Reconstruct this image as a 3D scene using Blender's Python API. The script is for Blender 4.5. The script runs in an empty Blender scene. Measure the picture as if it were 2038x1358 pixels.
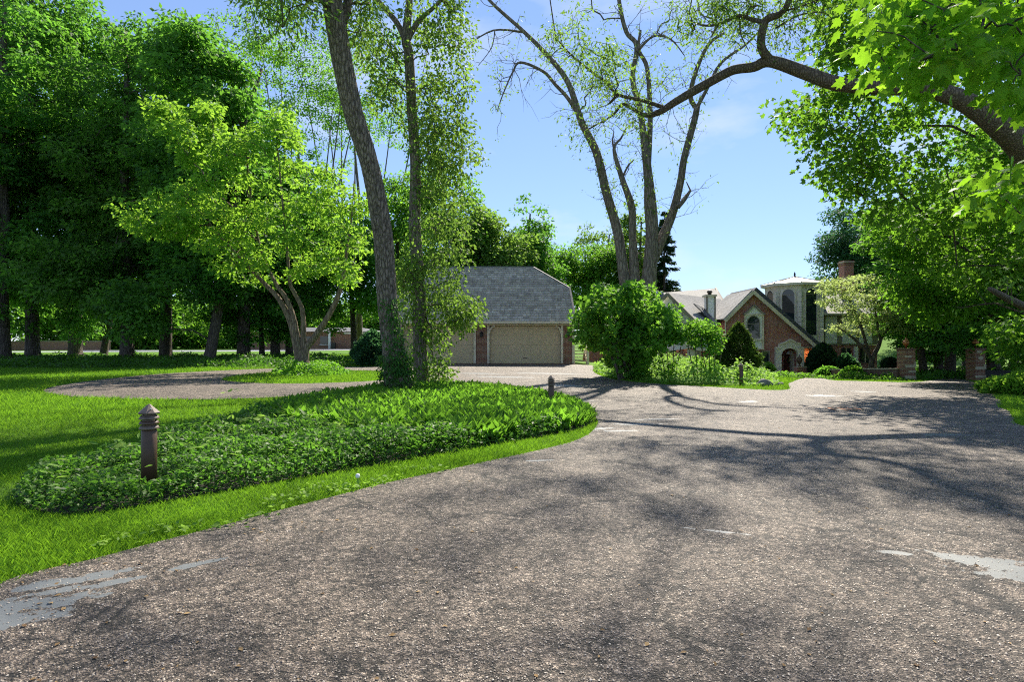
import bpy, bmesh, math, random
import numpy as np
from mathutils import Vector, Matrix
from mathutils.geometry import tessellate_polygon
R = math.radians
SC = bpy.context.scene
COL = SC.collection

# ---------------------------------------------------------------- camera, sky, sun, exposure
CAMH, FPX, CX, CY = 1.5, 1132.0, 1019.0, 679.0      # 20 mm lens, camera level
cam = bpy.data.cameras.new('camera'); cam.lens = 20.0; cam.sensor_width = 36.0
cam.clip_start = 0.05; cam.clip_end = 2000.0
cam_ob = bpy.data.objects.new('camera', cam); COL.objects.link(cam_ob)
cam_ob.location = (0, 0, CAMH); cam_ob.rotation_euler = (R(90), 0, 0)
SC.camera = cam_ob

SUN_EL, SUN_AZ = R(45), R(20)
world = bpy.data.worlds.new('World'); SC.world = world; world.use_nodes = True
wt = world.node_tree; bg = wt.nodes['Background']
sky = wt.nodes.new('ShaderNodeTexSky'); sky.sky_type = 'NISHITA'; sky.sun_disc = False
sky.sun_elevation = SUN_EL; sky.sun_rotation = SUN_AZ
sky.air_density = 1.0; sky.dust_density = 0.0; sky.ozone_density = 1.6; sky.altitude = 200
# thin wispy clouds, spread over the whole sky
tc = wt.nodes.new('ShaderNodeTexCoord')
mp = wt.nodes.new('ShaderNodeMapping'); mp.inputs['Scale'].default_value = (1.0, 1.0, 2.6); mp.inputs['Location'].default_value = (0.37, 0.1, 0.2)
nz = wt.nodes.new('ShaderNodeTexNoise'); nz.inputs['Scale'].default_value = 3.2; nz.inputs['Detail'].default_value = 7; nz.inputs['Roughness'].default_value = 0.55
rp = wt.nodes.new('ShaderNodeValToRGB'); rp.color_ramp.elements[0].position = 0.50; rp.color_ramp.elements[1].position = 0.74
mu = wt.nodes.new('ShaderNodeMath'); mu.operation = 'MULTIPLY'; mu.inputs[1].default_value = 0.55
mx = wt.nodes.new('ShaderNodeMix'); mx.data_type = 'RGBA'; mx.inputs[7].default_value = (2.9, 3.0, 3.1, 1)
wt.links.new(tc.outputs['Generated'], mp.inputs['Vector']); wt.links.new(mp.outputs[0], nz.inputs['Vector'])
wt.links.new(nz.outputs[0], rp.inputs[0]); wt.links.new(rp.outputs[0], mu.inputs[0]); wt.links.new(mu.outputs[0], mx.inputs[0])
gm = wt.nodes.new('ShaderNodeGamma'); gm.inputs['Gamma'].default_value = 0.6                # evens the sky out, as the photograph's exposure does
tn = wt.nodes.new('ShaderNodeMix'); tn.data_type = 'RGBA'; tn.blend_type = 'MULTIPLY'; tn.inputs[0].default_value = 1.0; tn.inputs[7].default_value = (0.66, 0.79, 1.06, 1)
wt.links.new(sky.outputs[0], gm.inputs[0]); wt.links.new(gm.outputs[0], tn.inputs[6]); wt.links.new(tn.outputs[2], mx.inputs[6]); wt.links.new(mx.outputs[2], bg.inputs['Color'])
bg.inputs['Strength'].default_value = 0.115

sun = bpy.data.lights.new('sun', 'SUN'); sun.energy = 3.6; sun.angle = R(0.53); sun.color = (1.0, 0.92, 0.78)
sun_ob = bpy.data.objects.new('sun', sun); COL.objects.link(sun_ob)
sdir = Vector((math.sin(SUN_AZ)*math.cos(SUN_EL), math.cos(SUN_AZ)*math.cos(SUN_EL), math.sin(SUN_EL)))
sun_ob.rotation_euler = (-sdir).to_track_quat('-Z', 'Y').to_euler(); sun_ob.location = (30, 60, 60)

vs = SC.view_settings
vs.view_transform = 'Standard'; vs.look = 'None'; vs.gamma = 1.0; vs.use_curve_mapping = False
vs.exposure = 1.62
SC.cycles.max_bounces = 6; SC.cycles.diffuse_bounces = 4; SC.cycles.filter_width = 1.1; SC.cycles.transmission_bounces = 3; SC.cycles.glossy_bounces = 2; SC.cycles.use_adaptive_sampling = True; SC.cycles.adaptive_threshold = 0.02
SC.cycles.use_denoising = False

# ---------------------------------------------------------------- terrain heights
CTRL = np.array([
 (0,0,0),(-5,3,0),(5,3,0),(-3.65,5.74,0),(4,6,0),(0,8,-.02),(8,9,-.04),(1,13.8,-.2),(-3,16,-.05),(8.8,21.7,-.2),(5,25,-.2),
 (0,37,0),(-8,37,.03),(4,37.5,0),(5,42,0),(22,45,-1.42),(17,45,-1.35),(26,47,-1.35),(22.5,32.6,-.75),(27,33,-.75),(15,18,-.3),(12,12,-.12),
 (-20,25,0),(-25,43,0),(-40,43,0),(-15,28,0),(-9,25,0),(-30,90,0),(-70,90,0),(-20,10,0),(-12,6,0),(10,60,-.7),(10,45,-.7),(42,45,-.9),(36,60,-.7),
 (0,60,0),(0,150,0),(100,150,2),(-100,150,0),(-60,30,0),(60,20,-.6),(0,-20,0),(-40,-20,0),(40,-20,0),(56,85,3.6),(50,66,.3),(66,95,4.2),(0,400,0),(400,400,0),(-400,400,0),(-400,0,0),(400,0,0)], float)
def _phi(r): return np.sqrt(r*r + 25.0)
_n = len(CTRL); _A = np.zeros((_n+3, _n+3)); _dx = CTRL[:,None,:2]-CTRL[None,:,:2]
_A[:_n,:_n] = _phi(np.sqrt((_dx**2).sum(-1))); _A[:_n,_n] = 1; _A[:_n,_n+1:] = CTRL[:,:2]; _A[_n:,:_n] = _A[:_n,_n:].T
_W = np.linalg.solve(_A + np.diag([1e-9]*(_n+3)), np.concatenate([CTRL[:,2], [0,0,0]]))
def ground(x, y):
    x = np.atleast_1d(np.asarray(x, float)); y = np.atleast_1d(np.asarray(y, float)); out = np.empty(len(x))
    for i in range(0, len(x), 40000):
        a, b = x[i:i+40000], y[i:i+40000]
        d = np.sqrt((a[:,None]-CTRL[None,:,0])**2 + (b[:,None]-CTRL[None,:,1])**2)
        out[i:i+40000] = _phi(d) @ _W[:_n] + _W[_n] + _W[_n+1]*a + _W[_n+2]*b
    far = np.clip((np.hypot(x, y)-130)/150, 0, 1)
    return out*(1-far)
def gz(x, y): return float(ground([x], [y])[0])
def at(px, py, d): return Vector(((px-CX)/FPX*d, d, CAMH-(py-CY)/FPX*d))     # a point d metres in front of the camera plane
def onground(px, d):
    x = (px-CX)/FPX*d; return Vector((x, d, gz(x, d)))
_DS = np.concatenate([np.linspace(1.5, 60, 1500), np.linspace(60.2, 140, 400)])
def hit(px, py):                                                             # where the line of sight meets the ground
    xs = (px-CX)/FPX*_DS; z = CAMH-(py-CY)/FPX*_DS; b = np.nonzero(z <= ground(xs, _DS))[0]
    i = b[0] if len(b) else len(_DS)-1
    return (float(xs[i]), float(_DS[i]))
def inpoly(x, y, poly):
    p = np.asarray(poly); inside = np.zeros(len(x), bool); j = len(p)-1
    for i in range(len(p)):
        c = ((p[i,1] > y) != (p[j,1] > y)) & (x < (p[j,0]-p[i,0])*(y-p[i,1])/(p[j,1]-p[i,1]+1e-12)+p[i,0]); inside ^= c; j = i
    return inside
def smooth_poly(p, it=2):
    for _ in range(it):
        q = []
        for i in range(len(p)):
            a = p[i]; b = p[(i+1) % len(p)]
            q.append((a[0]*.75+b[0]*.25, a[1]*.75+b[1]*.25)); q.append((a[0]*.25+b[0]*.75, a[1]*.25+b[1]*.75))
        p = q
    return p

# ---------------------------------------------------------------- object helpers
def tag(o, label=None, cat=None, group=None, kind=None):
    if label: o['label'] = label
    if cat: o['category'] = cat
    if group: o['group'] = group
    if kind: o['kind'] = kind
    return o
def thing(name, label, cat, loc=(0,0,0), rz=0.0, group=None):
    o = bpy.data.objects.new(name, None); COL.objects.link(o); o.location = loc; o.rotation_euler = (0, 0, rz); o.empty_display_size = .2
    return tag(o, label, cat, group, 'thing')
def link(name, me, parent=None):
    o = bpy.data.objects.new(name, me); COL.objects.link(o)
    if parent is not None: o.parent = parent
    return o
def mesh_np(name, V, F, mat, smooth=False, attrs=None):
    """V (n,3); F (m,k) all faces alike"""
    V = np.ascontiguousarray(V, np.float32); F = np.ascontiguousarray(F, np.int32); k = F.shape[1]
    me = bpy.data.meshes.new(name); me.vertices.add(len(V)); me.vertices.foreach_set('co', V.ravel())
    me.loops.add(F.size); me.loops.foreach_set('vertex_index', F.ravel()); me.polygons.add(len(F))
    me.polygons.foreach_set('loop_start', np.arange(0, F.size, k, dtype=np.int32))
    me.polygons.foreach_set('loop_total', np.full(len(F), k, np.int32))
    if smooth: me.polygons.foreach_set('use_smooth', np.ones(len(F), bool))
    for an, av in (attrs or {}).items():
        a = me.attributes.new(an, 'FLOAT', 'POINT'); a.data.foreach_set('value', np.ascontiguousarray(av, np.float32))
    me.update(calc_edges=True)
    if mat: me.materials.append(mat)
    return me
class MB:
    """collects shapes for one mesh"""
    def __init__(s): s.v = []; s.f = []; s.sm = []
    def add(s, vs, fs, smooth=False):
        o = len(s.v); s.v += [tuple(v) for v in vs]; s.f += [tuple(i+o for i in f) for f in fs]; s.sm += [smooth]*len(fs); return s
    def box(s, c, d, rz=0.0, taper=1.0):
        hx, hy, hz = d[0]/2, d[1]/2, d[2]/2; vs = []
        for z, t in ((-hz, 1), (hz, taper)):
            for x, y in ((-hx,-hy),(hx,-hy),(hx,hy),(-hx,hy)):
                x *= t; y *= t
                vs.append((c[0]+x*math.cos(rz)-y*math.sin(rz), c[1]+x*math.sin(rz)+y*math.cos(rz), c[2]+z))
        return s.add(vs, [(0,3,2,1),(4,5,6,7),(0,1,5,4),(1,2,6,5),(2,3,7,6),(3,0,4,7)])
    def beam(s, a, b, w, h, up=(0,0,1)):
        a = Vector(a); b = Vector(b); t = (b-a).normalized(); u = Vector(up); x = t.cross(u)
        if x.length < 1e-4: x = t.cross(Vector((1,0,0)))
        x.normalize(); u = x.cross(t).normalized(); vs = []
        for p in (a, b):
            for i, j in ((-1,-1),(1,-1),(1,1),(-1,1)): vs.append(p+x*(w/2*i)+u*(h/2*j))
        return s.add(vs, [(0,3,2,1),(4,5,6,7),(0,1,5,4),(1,2,6,5),(2,3,7,6),(3,0,4,7)])
    def prism(s, poly, n, depth):
        """poly: 3-D outline in a plane; pushed by n*depth"""
        P = [Vector(p) for p in poly]; D = Vector(n)*depth; k = len(P); tr = tessellate_polygon([P]); o = len(s.v)
        return s.add(P+[p+D for p in P], [tuple(t) for t in tr]+[tuple(i+k for i in reversed(t)) for t in tr]+[(i, (i+1) % k, (i+1) % k+k, i+k) for i in range(k)])
    def xz(s, poly, y0, y1): return s.prism([(p[0], y0, p[1]) for p in poly], (0,1,0), y1-y0)
    def tube(s, pts, rad, n=8, cap=True):
        P = [Vector(p) for p in pts]; vs = []; fs = []; ref = Vector((0.31,0.95,0.05))
        for i, p in enumerate(P):
            t = (P[min(i+1, len(P)-1)]-P[max(i-1, 0)]).normalized(); x = t.cross(ref)
            if x.length < .05: x = t.cross(Vector((1,0,0)))
            x.normalize(); y = t.cross(x); r = rad[i] if hasattr(rad, '__len__') else rad
            for k in range(n):
                a = 2*math.pi*k/n; vs.append(p+x*(r*math.cos(a))+y*(r*math.sin(a)))
        for i in range(len(P)-1):
            for k in range(n): fs.append((i*n+k, i*n+(k+1) % n, (i+1)*n+(k+1) % n, (i+1)*n+k))
        if cap: fs.append(tuple(range(n))[::-1]); fs.append(tuple(range((len(P)-1)*n, len(P)*n)))
        return s.add(vs, fs, True)
    def lathe(s, prof, c, n=16, smooth=True):
        vs = []; fs = []
        for r, z in prof:
            for k in range(n): a = 2*math.pi*k/n; vs.append((c[0]+r*math.cos(a), c[1]+r*math.sin(a), c[2]+z))
        for i in range(len(prof)-1):
            for k in range(n): fs.append((i*n+k, i*n+(k+1) % n, (i+1)*n+(k+1) % n, (i+1)*n+k))
        fs.append(tuple(range(n))[::-1]); fs.append(tuple(range((len(prof)-1)*n, len(prof)*n)))
        return s.add(vs, fs, smooth)
    def build(s, name, mat, parent=None):
        me = bpy.data.meshes.new(name); me.from_pydata(s.v, [], s.f); me.polygons.foreach_set('use_smooth', s.sm); me.materials.append(mat)
        bm = bmesh.new(); bm.from_mesh(me); bmesh.ops.recalc_face_normals(bm, faces=bm.faces); bm.to_mesh(me); bm.free()
        return link(name, me, parent)

# ---------------------------------------------------------------- materials
def mat(name):
    m = bpy.data.materials.new(name); m.use_nodes = True; t = m.node_tree; return m, t, t.nodes['Principled BSDF']
def nd(t, typ, **kw):
    n = t.nodes.new(typ)
    for k, v in kw.items():
        if k.startswith('_'): setattr(n, k[1:], v)
        else: n.inputs[k.replace('__', ' ')].default_value = v
    return n
def mixc(t, fac, a, b, mode='MIX'):
    n = t.nodes.new('ShaderNodeMix'); n.data_type = 'RGBA'; n.blend_type = mode
    for i, v in ((0, fac), (6, a), (7, b)):
        if isinstance(v, (int, float)): n.inputs[i].default_value = v
        elif isinstance(v, tuple): n.inputs[i].default_value = v if len(v) == 4 else (*v, 1)
        else: t.links.new(v, n.inputs[i])
    return n.outputs[2]
def ramp(t, src, stops):
    n = t.nodes.new('ShaderNodeValToRGB'); e = n.color_ramp.elements
    while len(e) < len(stops): e.new(0.5)
    for i, (p, c) in enumerate(stops): e[i].position = p; e[i].color = (c, c, c, 1) if isinstance(c, (int, float)) else (*c, 1)
    t.links.new(src, n.inputs[0]); return n.outputs[0]
def noise(t, vec, scale, detail=4, rough=.55, dist=0.0):
    n = nd(t, 'ShaderNodeTexNoise', Scale=scale, Detail=detail, Roughness=rough, Distortion=dist)
    if vec is not None: t.links.new(vec, n.inputs['Vector'])
    return n.outputs[0]
def objco(t, scale=(1,1,1)):
    c = t.nodes.new('ShaderNodeTexCoord'); m = nd(t, 'ShaderNodeMapping'); m.inputs['Scale'].default_value = scale
    t.links.new(c.outputs['Object'], m.inputs[0]); return m.outputs[0]
def math_(t, op, a, b=None, clamp=False):
    n = t.nodes.new('ShaderNodeMath'); n.operation = op; n.use_clamp = clamp
    for i, v in enumerate((a, b)):
        if v is None: continue
        if isinstance(v, (int, float)): n.inputs[i].default_value = v
        else: t.links.new(v, n.inputs[i])
    return n.outputs[0]
def bump(t, b, h, strength=.5, dist=.02):
    n = nd(t, 'ShaderNodeBump', Strength=strength, Distance=dist); t.links.new(h, n.inputs['Height']); t.links.new(n.outputs[0], b.inputs['Normal'])

def plain(name, col, rough=.6, var=.18, scale=3.0, metallic=0.0, bmp=0.15, dirt=None):
    m, t, b = mat(name); o = objco(t); n = noise(t, o, scale, 6, .6)
    c = mixc(t, n, tuple(x*(1-var) for x in col), tuple(min(1, x*(1+var)) for x in col))
    if dirt:
        n2 = ramp(t, noise(t, o, scale*.35, 5, .65), [(.42, 0.0), (.72, 1.0)]); c = mixc(t, n2, c, dirt)
    t.links.new(c, b.inputs['Base Color']); b.inputs['Roughness'].default_value = rough; b.inputs['Metallic'].default_value = metallic
    if bmp: bump(t, b, noise(t, o, scale*9, 4), bmp, .01)
    return m
def leaf(name, dark, light, trans, tf=.42, rough=.6, spec=.15):
    m, t, b = mat(name); a = nd(t, 'ShaderNodeAttribute', _attribute_name='tint')
    oi = t.nodes.new('ShaderNodeObjectInfo'); hs = nd(t, 'ShaderNodeHueSaturation'); t.links.new(math_(t, 'ADD', math_(t, 'MULTIPLY', oi.outputs['Random'], .035), .483), hs.inputs['Hue']); t.links.new(math_(t, 'ADD', math_(t, 'MULTIPLY', oi.outputs['Random'], .35), .85), hs.inputs['Value'])
    c = mixc(t, a.outputs['Fac'], dark, light); t.links.new(c, hs.inputs['Color']); t.links.new(hs.outputs[0], b.inputs['Base Color'])
    b.inputs['Roughness'].default_value = rough; b.inputs['Specular IOR Level'].default_value = spec
    tr = t.nodes.new('ShaderNodeBsdfTranslucent'); t.links.new(mixc(t, a.outputs['Fac'], tuple(x*.75 for x in trans), tuple(min(1, x*1.15) for x in trans)), tr.inputs['Color'])
    s = t.nodes.new('ShaderNodeMixShader'); s.inputs[0].default_value = tf
    t.links.new(b.outputs[0], s.inputs[1]); t.links.new(tr.outputs[0], s.inputs[2]); t.links.new(s.outputs[0], t.nodes['Material Output'].inputs['Surface'])
    return m
def brick(name, c1, c2, mortar, bw=.21, bh=.075, ms=.012):
    m, t, b = mat(name); c = t.nodes.new('ShaderNodeTexCoord'); sx = t.nodes.new('ShaderNodeSeparateXYZ'); t.links.new(c.outputs['Object'], sx.inputs[0])
    cb = t.nodes.new('ShaderNodeCombineXYZ'); t.links.new(math_(t, 'ADD', sx.outputs[0], sx.outputs[1]), cb.inputs[0]); t.links.new(sx.outputs[2], cb.inputs[1])
    k = nd(t, 'ShaderNodeTexBrick', Scale=1.0); k.inputs['Brick Width'].default_value = bw; k.inputs['Row Height'].default_value = bh; k.inputs['Mortar Size'].default_value = ms
    k.inputs['Color1'].default_value = (*c1, 1); k.inputs['Color2'].default_value = (*c2, 1); k.inputs['Mortar'].default_value = (*mortar, 1); k.inputs['Bias'].default_value = -.1
    t.links.new(cb.outputs[0], k.inputs['Vector'])
    n = noise(t, c.outputs['Object'], 1.3, 6, .65); t.links.new(mixc(t, .5, k.outputs[0], ramp(t, n, [(.25, .35), (.8, 1.0)]), 'MULTIPLY'), b.inputs['Base Color'])
    b.inputs['Roughness'].default_value = .85; bump(t, b, k.outputs['Fac'], .6, -.01); return m
def bark(name, dark, light, sz=(7, 7, 1.1), strength=.9):
    m, t, b = mat(name); o = objco(t, sz); n1 = noise(t, o, 1.6, 8, .68, .4)
    v = nd(t, 'ShaderNodeTexVoronoi', Scale=1.5, _feature='DISTANCE_TO_EDGE'); w = nd(t, 'ShaderNodeMapping'); t.links.new(o, v.inputs['Vector'])
    h = math_(t, 'ADD', n1, math_(t, 'MULTIPLY', ramp(t, v.outputs[0], [(0, 0.0), (.25, 1.0)]), .5))
    t.links.new(mixc(t, ramp(t, h, [(.35, 0.0), (1.0, 1.0)]), dark, light), b.inputs['Base Color']); b.inputs['Roughness'].default_value = .9
    b.inputs['Specular IOR Level'].default_value = .2; bump(t, b, h, strength, .05); return m
def shingle(name, dark, light, course=.14, wid=.28):
    m, t, b = mat(name); c = t.nodes.new('ShaderNodeTexCoord'); a = nd(t, 'ShaderNodeAttribute', _attribute_name='tint')
    n = noise(t, c.outputs['Object'], 1.1, 6, .65); n2 = noise(t, c.outputs['Object'], 60, 3)
    f = math_(t, 'ADD', math_(t, 'MULTIPLY', a.outputs['Fac'], .6), math_(t, 'MULTIPLY', n, .5))
    col = mixc(t, f, dark, light); t.links.new(mixc(t, .35, col, n2, 'MULTIPLY'), b.inputs['Base Color']); b.inputs['Roughness'].default_value = .8
    bump(t, b, n2, .4, .01); return m
def roofmat(name, dark, light, sx=3.2, sz=6.5):
    m, t, b = mat(name); c = t.nodes.new('ShaderNodeTexCoord'); s = t.nodes.new('ShaderNodeSeparateXYZ'); t.links.new(c.outputs['Object'], s.inputs[0])
    cb = t.nodes.new('ShaderNodeCombineXYZ'); t.links.new(s.outputs[0], cb.inputs[0]); t.links.new(math_(t, 'ADD', s.outputs[2], math_(t, 'MULTIPLY', s.outputs[1], .35)), cb.inputs[1])
    k = nd(t, 'ShaderNodeTexBrick', Scale=1.0); k.inputs['Brick Width'].default_value = .33; k.inputs['Row Height'].default_value = .12; k.inputs['Mortar Size'].default_value = .012
    k.inputs['Color1'].default_value = (*dark, 1); k.inputs['Color2'].default_value = (*light, 1); k.inputs['Mortar'].default_value = (*(x*.45 for x in dark), 1)
    t.links.new(cb.outputs[0], k.inputs['Vector']); n = noise(t, c.outputs['Object'], 1.7, 6, .65)
    t.links.new(mixc(t, .6, k.outputs[0], ramp(t, n, [(.3, .55), (.75, 1.0)]), 'MULTIPLY'), b.inputs['Base Color']); b.inputs['Roughness'].default_value = .75
    bump(t, b, k.outputs['Fac'], .7, -.02); return m
def glass(name, col=(.02,.03,.03), rough=.04):
    m, t, b = mat(name); o = objco(t); n = noise(t, o, 2.0, 3)
    t.links.new(mixc(t, n, tuple(x*.6 for x in col), tuple(x*1.5 for x in col)), b.inputs['Base Color']); b.inputs['Roughness'].default_value = rough
    b.inputs['Specular IOR Level'].default_value = .6; bump(t, b, noise(t, o, 3, 2), .04, .02); return m
def emit(name, col, st):
    m, t, b = mat(name); b.inputs['Emission Color'].default_value = (*col, 1); b.inputs['Emission Strength'].default_value = st
    n = noise(t, objco(t), 8); t.links.new(mixc(t, n, col, tuple(min(1, x*1.2) for x in col)), b.inputs['Base Color']); return m

M = {}
M['brick'] = brick('house brick', (.46,.095,.055), (.33,.065,.04), (.52,.42,.34))
M['brick_dark'] = brick('garage brick', (.28,.09,.05), (.18,.06,.035), (.42,.32,.22))
M['brick_orange'] = brick('neighbour brick', (.34,.13,.07), (.25,.09,.05), (.35,.27,.2))
M['brick_pale'] = brick('garden wall brick', (.20,.085,.05), (.13,.06,.04), (.26,.2,.15))
M['stone'] = plain('pale limestone', (.78,.71,.57), .85, .14, 2.5, dirt=(.55,.50,.39), bmp=.3)
M['band'] = plain('pale stone band', (.46,.39,.28), .85, .25, 5, dirt=(.25,.2,.13), bmp=.3)
M['cream'] = plain('cream painted timber', (.72,.62,.46), .6, .12, 4, dirt=(.52,.43,.31))
M['white'] = plain('white stucco panel', (.84,.83,.78), .8, .05, 2, dirt=(.70,.69,.63))
M['timber'] = plain('weathered taupe timber', (.27,.23,.18), .7, .2, 6)
M['door_beige'] = plain('beige garage door paint', (.56,.43,.255), .55, .06, 1.0, bmp=.05)
M['soffit'] = plain('tan soffit boards', (.36,.31,.24), .7, .12, 3)  # plain even tan, darker than the cream trim
M['shingle'] = shingle('grey asphalt shingle', (.25,.22,.19), (.68,.62,.54))
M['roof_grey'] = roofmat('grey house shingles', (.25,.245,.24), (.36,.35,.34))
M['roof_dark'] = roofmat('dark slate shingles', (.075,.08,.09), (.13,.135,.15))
M['ridge'] = plain('ridge cap metal', (.20,.21,.22), .6, .15, 4)
M['glass'] = glass('window glass')
M['metal_roof'] = plain('weathered grey metal roofing', (.45,.46,.45), .5, .15, 2.5, .3, dirt=(.3,.29,.25))
M['black'] = plain('black iron', (.02,.02,.02), .5, .3, 5)
M['bronze'] = plain('brown painted aluminium', (.075,.038,.019), .5, .25, 9, dirt=(.10,.06,.033))
M['bronze_lt'] = plain('chalky brown cap paint', (.20,.145,.11), .6, .3, 25, dirt=(.09,.06,.04))
M['copper'] = plain('tarnished copper', (.38,.16,.07), .35, .25, 12, .8)
M['door_red'] = plain('dark red front door', (.11,.03,.02), .35, .2, 5)
M['terracotta'] = plain('red entry tiles', (.32,.10,.07), .7, .2, 8)
M['blue_door'] = plain('pale blue garage door', (.36,.50,.58), .6, .08, 2)
M['concrete'] = plain('pale concrete', (.42,.41,.39), .9, .15, 2, dirt=(.3,.29,.27))
M['road'] = plain('far street asphalt', (.33,.33,.35), .85, .12, .6)
M['rock'] = plain('grey boulder', (.20,.19,.17), .9, .35, 6, bmp=.7, dirt=(.1,.11,.06))
M['lamp_on'] = emit('lit lamp glass', (1.0,.55,.18), 7.0)
M['bark_furrow'] = bark('furrowed grey brown bark', (.05,.04,.032), (.29,.235,.19), (10,10,2.2), 1.0)
M['bark_dark'] = bark('dark grove bark', (.03,.024,.02), (.14,.115,.095))
M['bark_grey'] = bark('grey willow bark', (.07,.055,.045), (.26,.22,.18), (6,6,1.2), .9)
M['bark_limb'] = bark('brown limb bark', (.05,.035,.026), (.19,.145,.11), (9,9,4), 1.0)
M['bark_tan'] = bark('tan multi stem bark', (.07,.05,.035), (.26,.2,.14))
M['soil'] = plain('dark soil', (.018,.014,.010), .95, .3, 6, bmp=.5)
M['litter'] = leaf('dry leaf litter', (.10,.06,.03), (.36,.25,.12), (.2,.14,.06), .15, .8, .1)
M['L_grove'] = leaf('grove maple leaves', (.026,.08,.016), (.105,.23,.045), (.22,.52,.05), .46)
M['L_bright'] = leaf('bright young leaves', (.07,.17,.02), (.16,.29,.03), (.34,.60,.05), .5)
M['L_mid'] = leaf('mid green leaves', (.045,.125,.018), (.12,.25,.03), (.26,.55,.045), .47)
M['L_olive'] = leaf('olive grey leaves', (.06,.12,.02), (.15,.24,.045), (.28,.48,.06), .45)
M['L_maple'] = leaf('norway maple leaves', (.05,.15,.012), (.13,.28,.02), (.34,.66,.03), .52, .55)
M['L_maple_far'] = leaf('darker maple leaves', (.035,.11,.014), (.10,.22,.024), (.24,.50,.035), .45)  # deeper green leaf colour than the near maple
M['L_dogwood'] = leaf('pale dogwood leaves', (.17,.25,.06), (.36,.43,.14), (.52,.66,.18), .45)
M['L_conifer'] = leaf('conifer needles', (.012,.035,.016), (.035,.08,.03), (.05,.12,.03), .2)
M['L_cone'] = leaf('clipped conifer sprays', (.03,.055,.012), (.09,.17,.025), (.14,.26,.03), .25)
M['L_blue'] = leaf('blue green far leaves', (.02,.07,.035), (.05,.13,.06), (.10,.26,.08), .35)
M['L_ivy'] = leaf('ivy ground cover leaves', (.02,.075,.012), (.065,.17,.025), (.15,.38,.03), .38, .5, .2)
M['L_vinca'] = leaf('periwinkle leaves', (.03,.09,.014), (.10,.23,.035), (.19,.46,.04), .38, .5, .2)
M['L_lily'] = leaf('lily of the valley leaves', (.045,.15,.012), (.13,.30,.022), (.25,.55,.04), .45, .5, .2)
M['L_weed'] = leaf('pale weedy leaves', (.10,.22,.03), (.24,.38,.07), (.34,.58,.08), .45)
M['grass'] = leaf('grass blades', (.045,.125,.010), (.16,.29,.025), (.25,.49,.025), .42, .6, .12)

# ---------------------------------------------------------------- outlines on the ground (photo rows turned into metres)
def gpoly(pts): return [hit(*p) for p in pts]
DRIVE = smooth_poly([(-3.9,1.6)]+gpoly([(0,1172),(60,1152),(180,1126),(300,1091),(430,1060),(560,1024),(650,1000),(760,970),(880,944),(1000,917),(1090,897),(1150,881),(1182,862),(1194,840),(1184,816),
  (1140,796),(1080,782),(1000,772),(900,766),(820,768),(740,776),(640,787),(500,797),(300,799),(150,794),(88,784),(84,777),(130,767),(210,756),(300,747),(400,741),(480,737),(600,733),(690,731.5),(780,731)])
  + [(-8.3,36.6),(4.2,36.6),(4.4,36.3),(5.4,36.0)] + gpoly([(1176,739),(1200,752),(1240,760),(1320,767),(1400,771),(1480,776),(1556,780),(1577,775),(1560,768)]) + [(19.2,36.5),(20.2,43.6),(22.5,43.6),(22.2,40.5)] + gpoly([(1640,759),(1720,760),(1800,763),(1850,760),(1888,752),(1930,760),(1962,769),(1980,787),(2003,822),(2040,864)])
  + [(9.4,6),(9.9,0),(9,-9),(-5,-9)], 2)
def ragged(poly, amp=.08, step=.12):
    out = []; r = np.random.default_rng(9); ph = r.random(8)*6.28; s = 0.0
    for i, a in enumerate(poly):
        b = poly[(i+1) % len(poly)]; L = math.hypot(b[0]-a[0], b[1]-a[1]); st = step*max(1, abs(a[1])/5); n = max(1, int(L/st)) if -1 < a[1] < 24 else 1
        for k in range(n):
            f = k/n; x, y = a[0]+(b[0]-a[0])*f, a[1]+(b[1]-a[1])*f; s += L/n; o = sum(math.sin(s*w+ph[j])*g for j, (w, g) in enumerate(((1.3,.5),(3.1,.35),(7.3,.3),(15.1,.25),(29,.15))))*amp if n > 1 else 0
            out.append((x-(b[1]-a[1])/max(L, 1e-6)*o, y+(b[0]-a[0])/max(L, 1e-6)*o))
    return out
DRIVE = ragged(DRIVE)
ISLAND = smooth_poly(gpoly([(428,758),(470,749),(540,742),(640,739),(755,739),(800,742),(790,752),(765,759),(690,763),(600,766),(500,765)]), 2)
BED = smooth_poly(gpoly([(18,1000),(60,1018),(130,1030),(220,1022),(300,1006),(420,986),(560,962),(700,938),(820,917),(940,897),(1060,875),(1150,857),(1178,846),(1180,832),(1130,806),(1070,793),(1000,783),(900,777),(800,780),(740,787),(650,800),(560,820),(480,845),(400,872),(300,900),(180,930),(70,965)]), 2)
IVYRING = smooth_poly(gpoly([(538,746),(580,751),(640,751),(690,746),(699,740),(660,733),(600,731),(550,738)]), 2)
SHRUBBED = smooth_poly(gpoly([(1178,737),(1203,750),(1245,757),(1320,763),(1400,767),(1480,770),(1540,771),(1555,766),(1530,757)]) + [(17.5,37),(16,43.8),(8,44),(5.6,38)], 2)
GROVEBED = [(-48,33),(-34,31.5),(-22,30.5),(-14.5,31),(-9.5,33),(-10,37),(-14,44),(-24,46),(-48,46)]
FARROAD = [(-95,72),(-60,76),(-40,80),(-26,87),(-8,92),(-8,97.5),(-27,93.5),(-42,87),(-62,82),(-95,79)]

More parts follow.
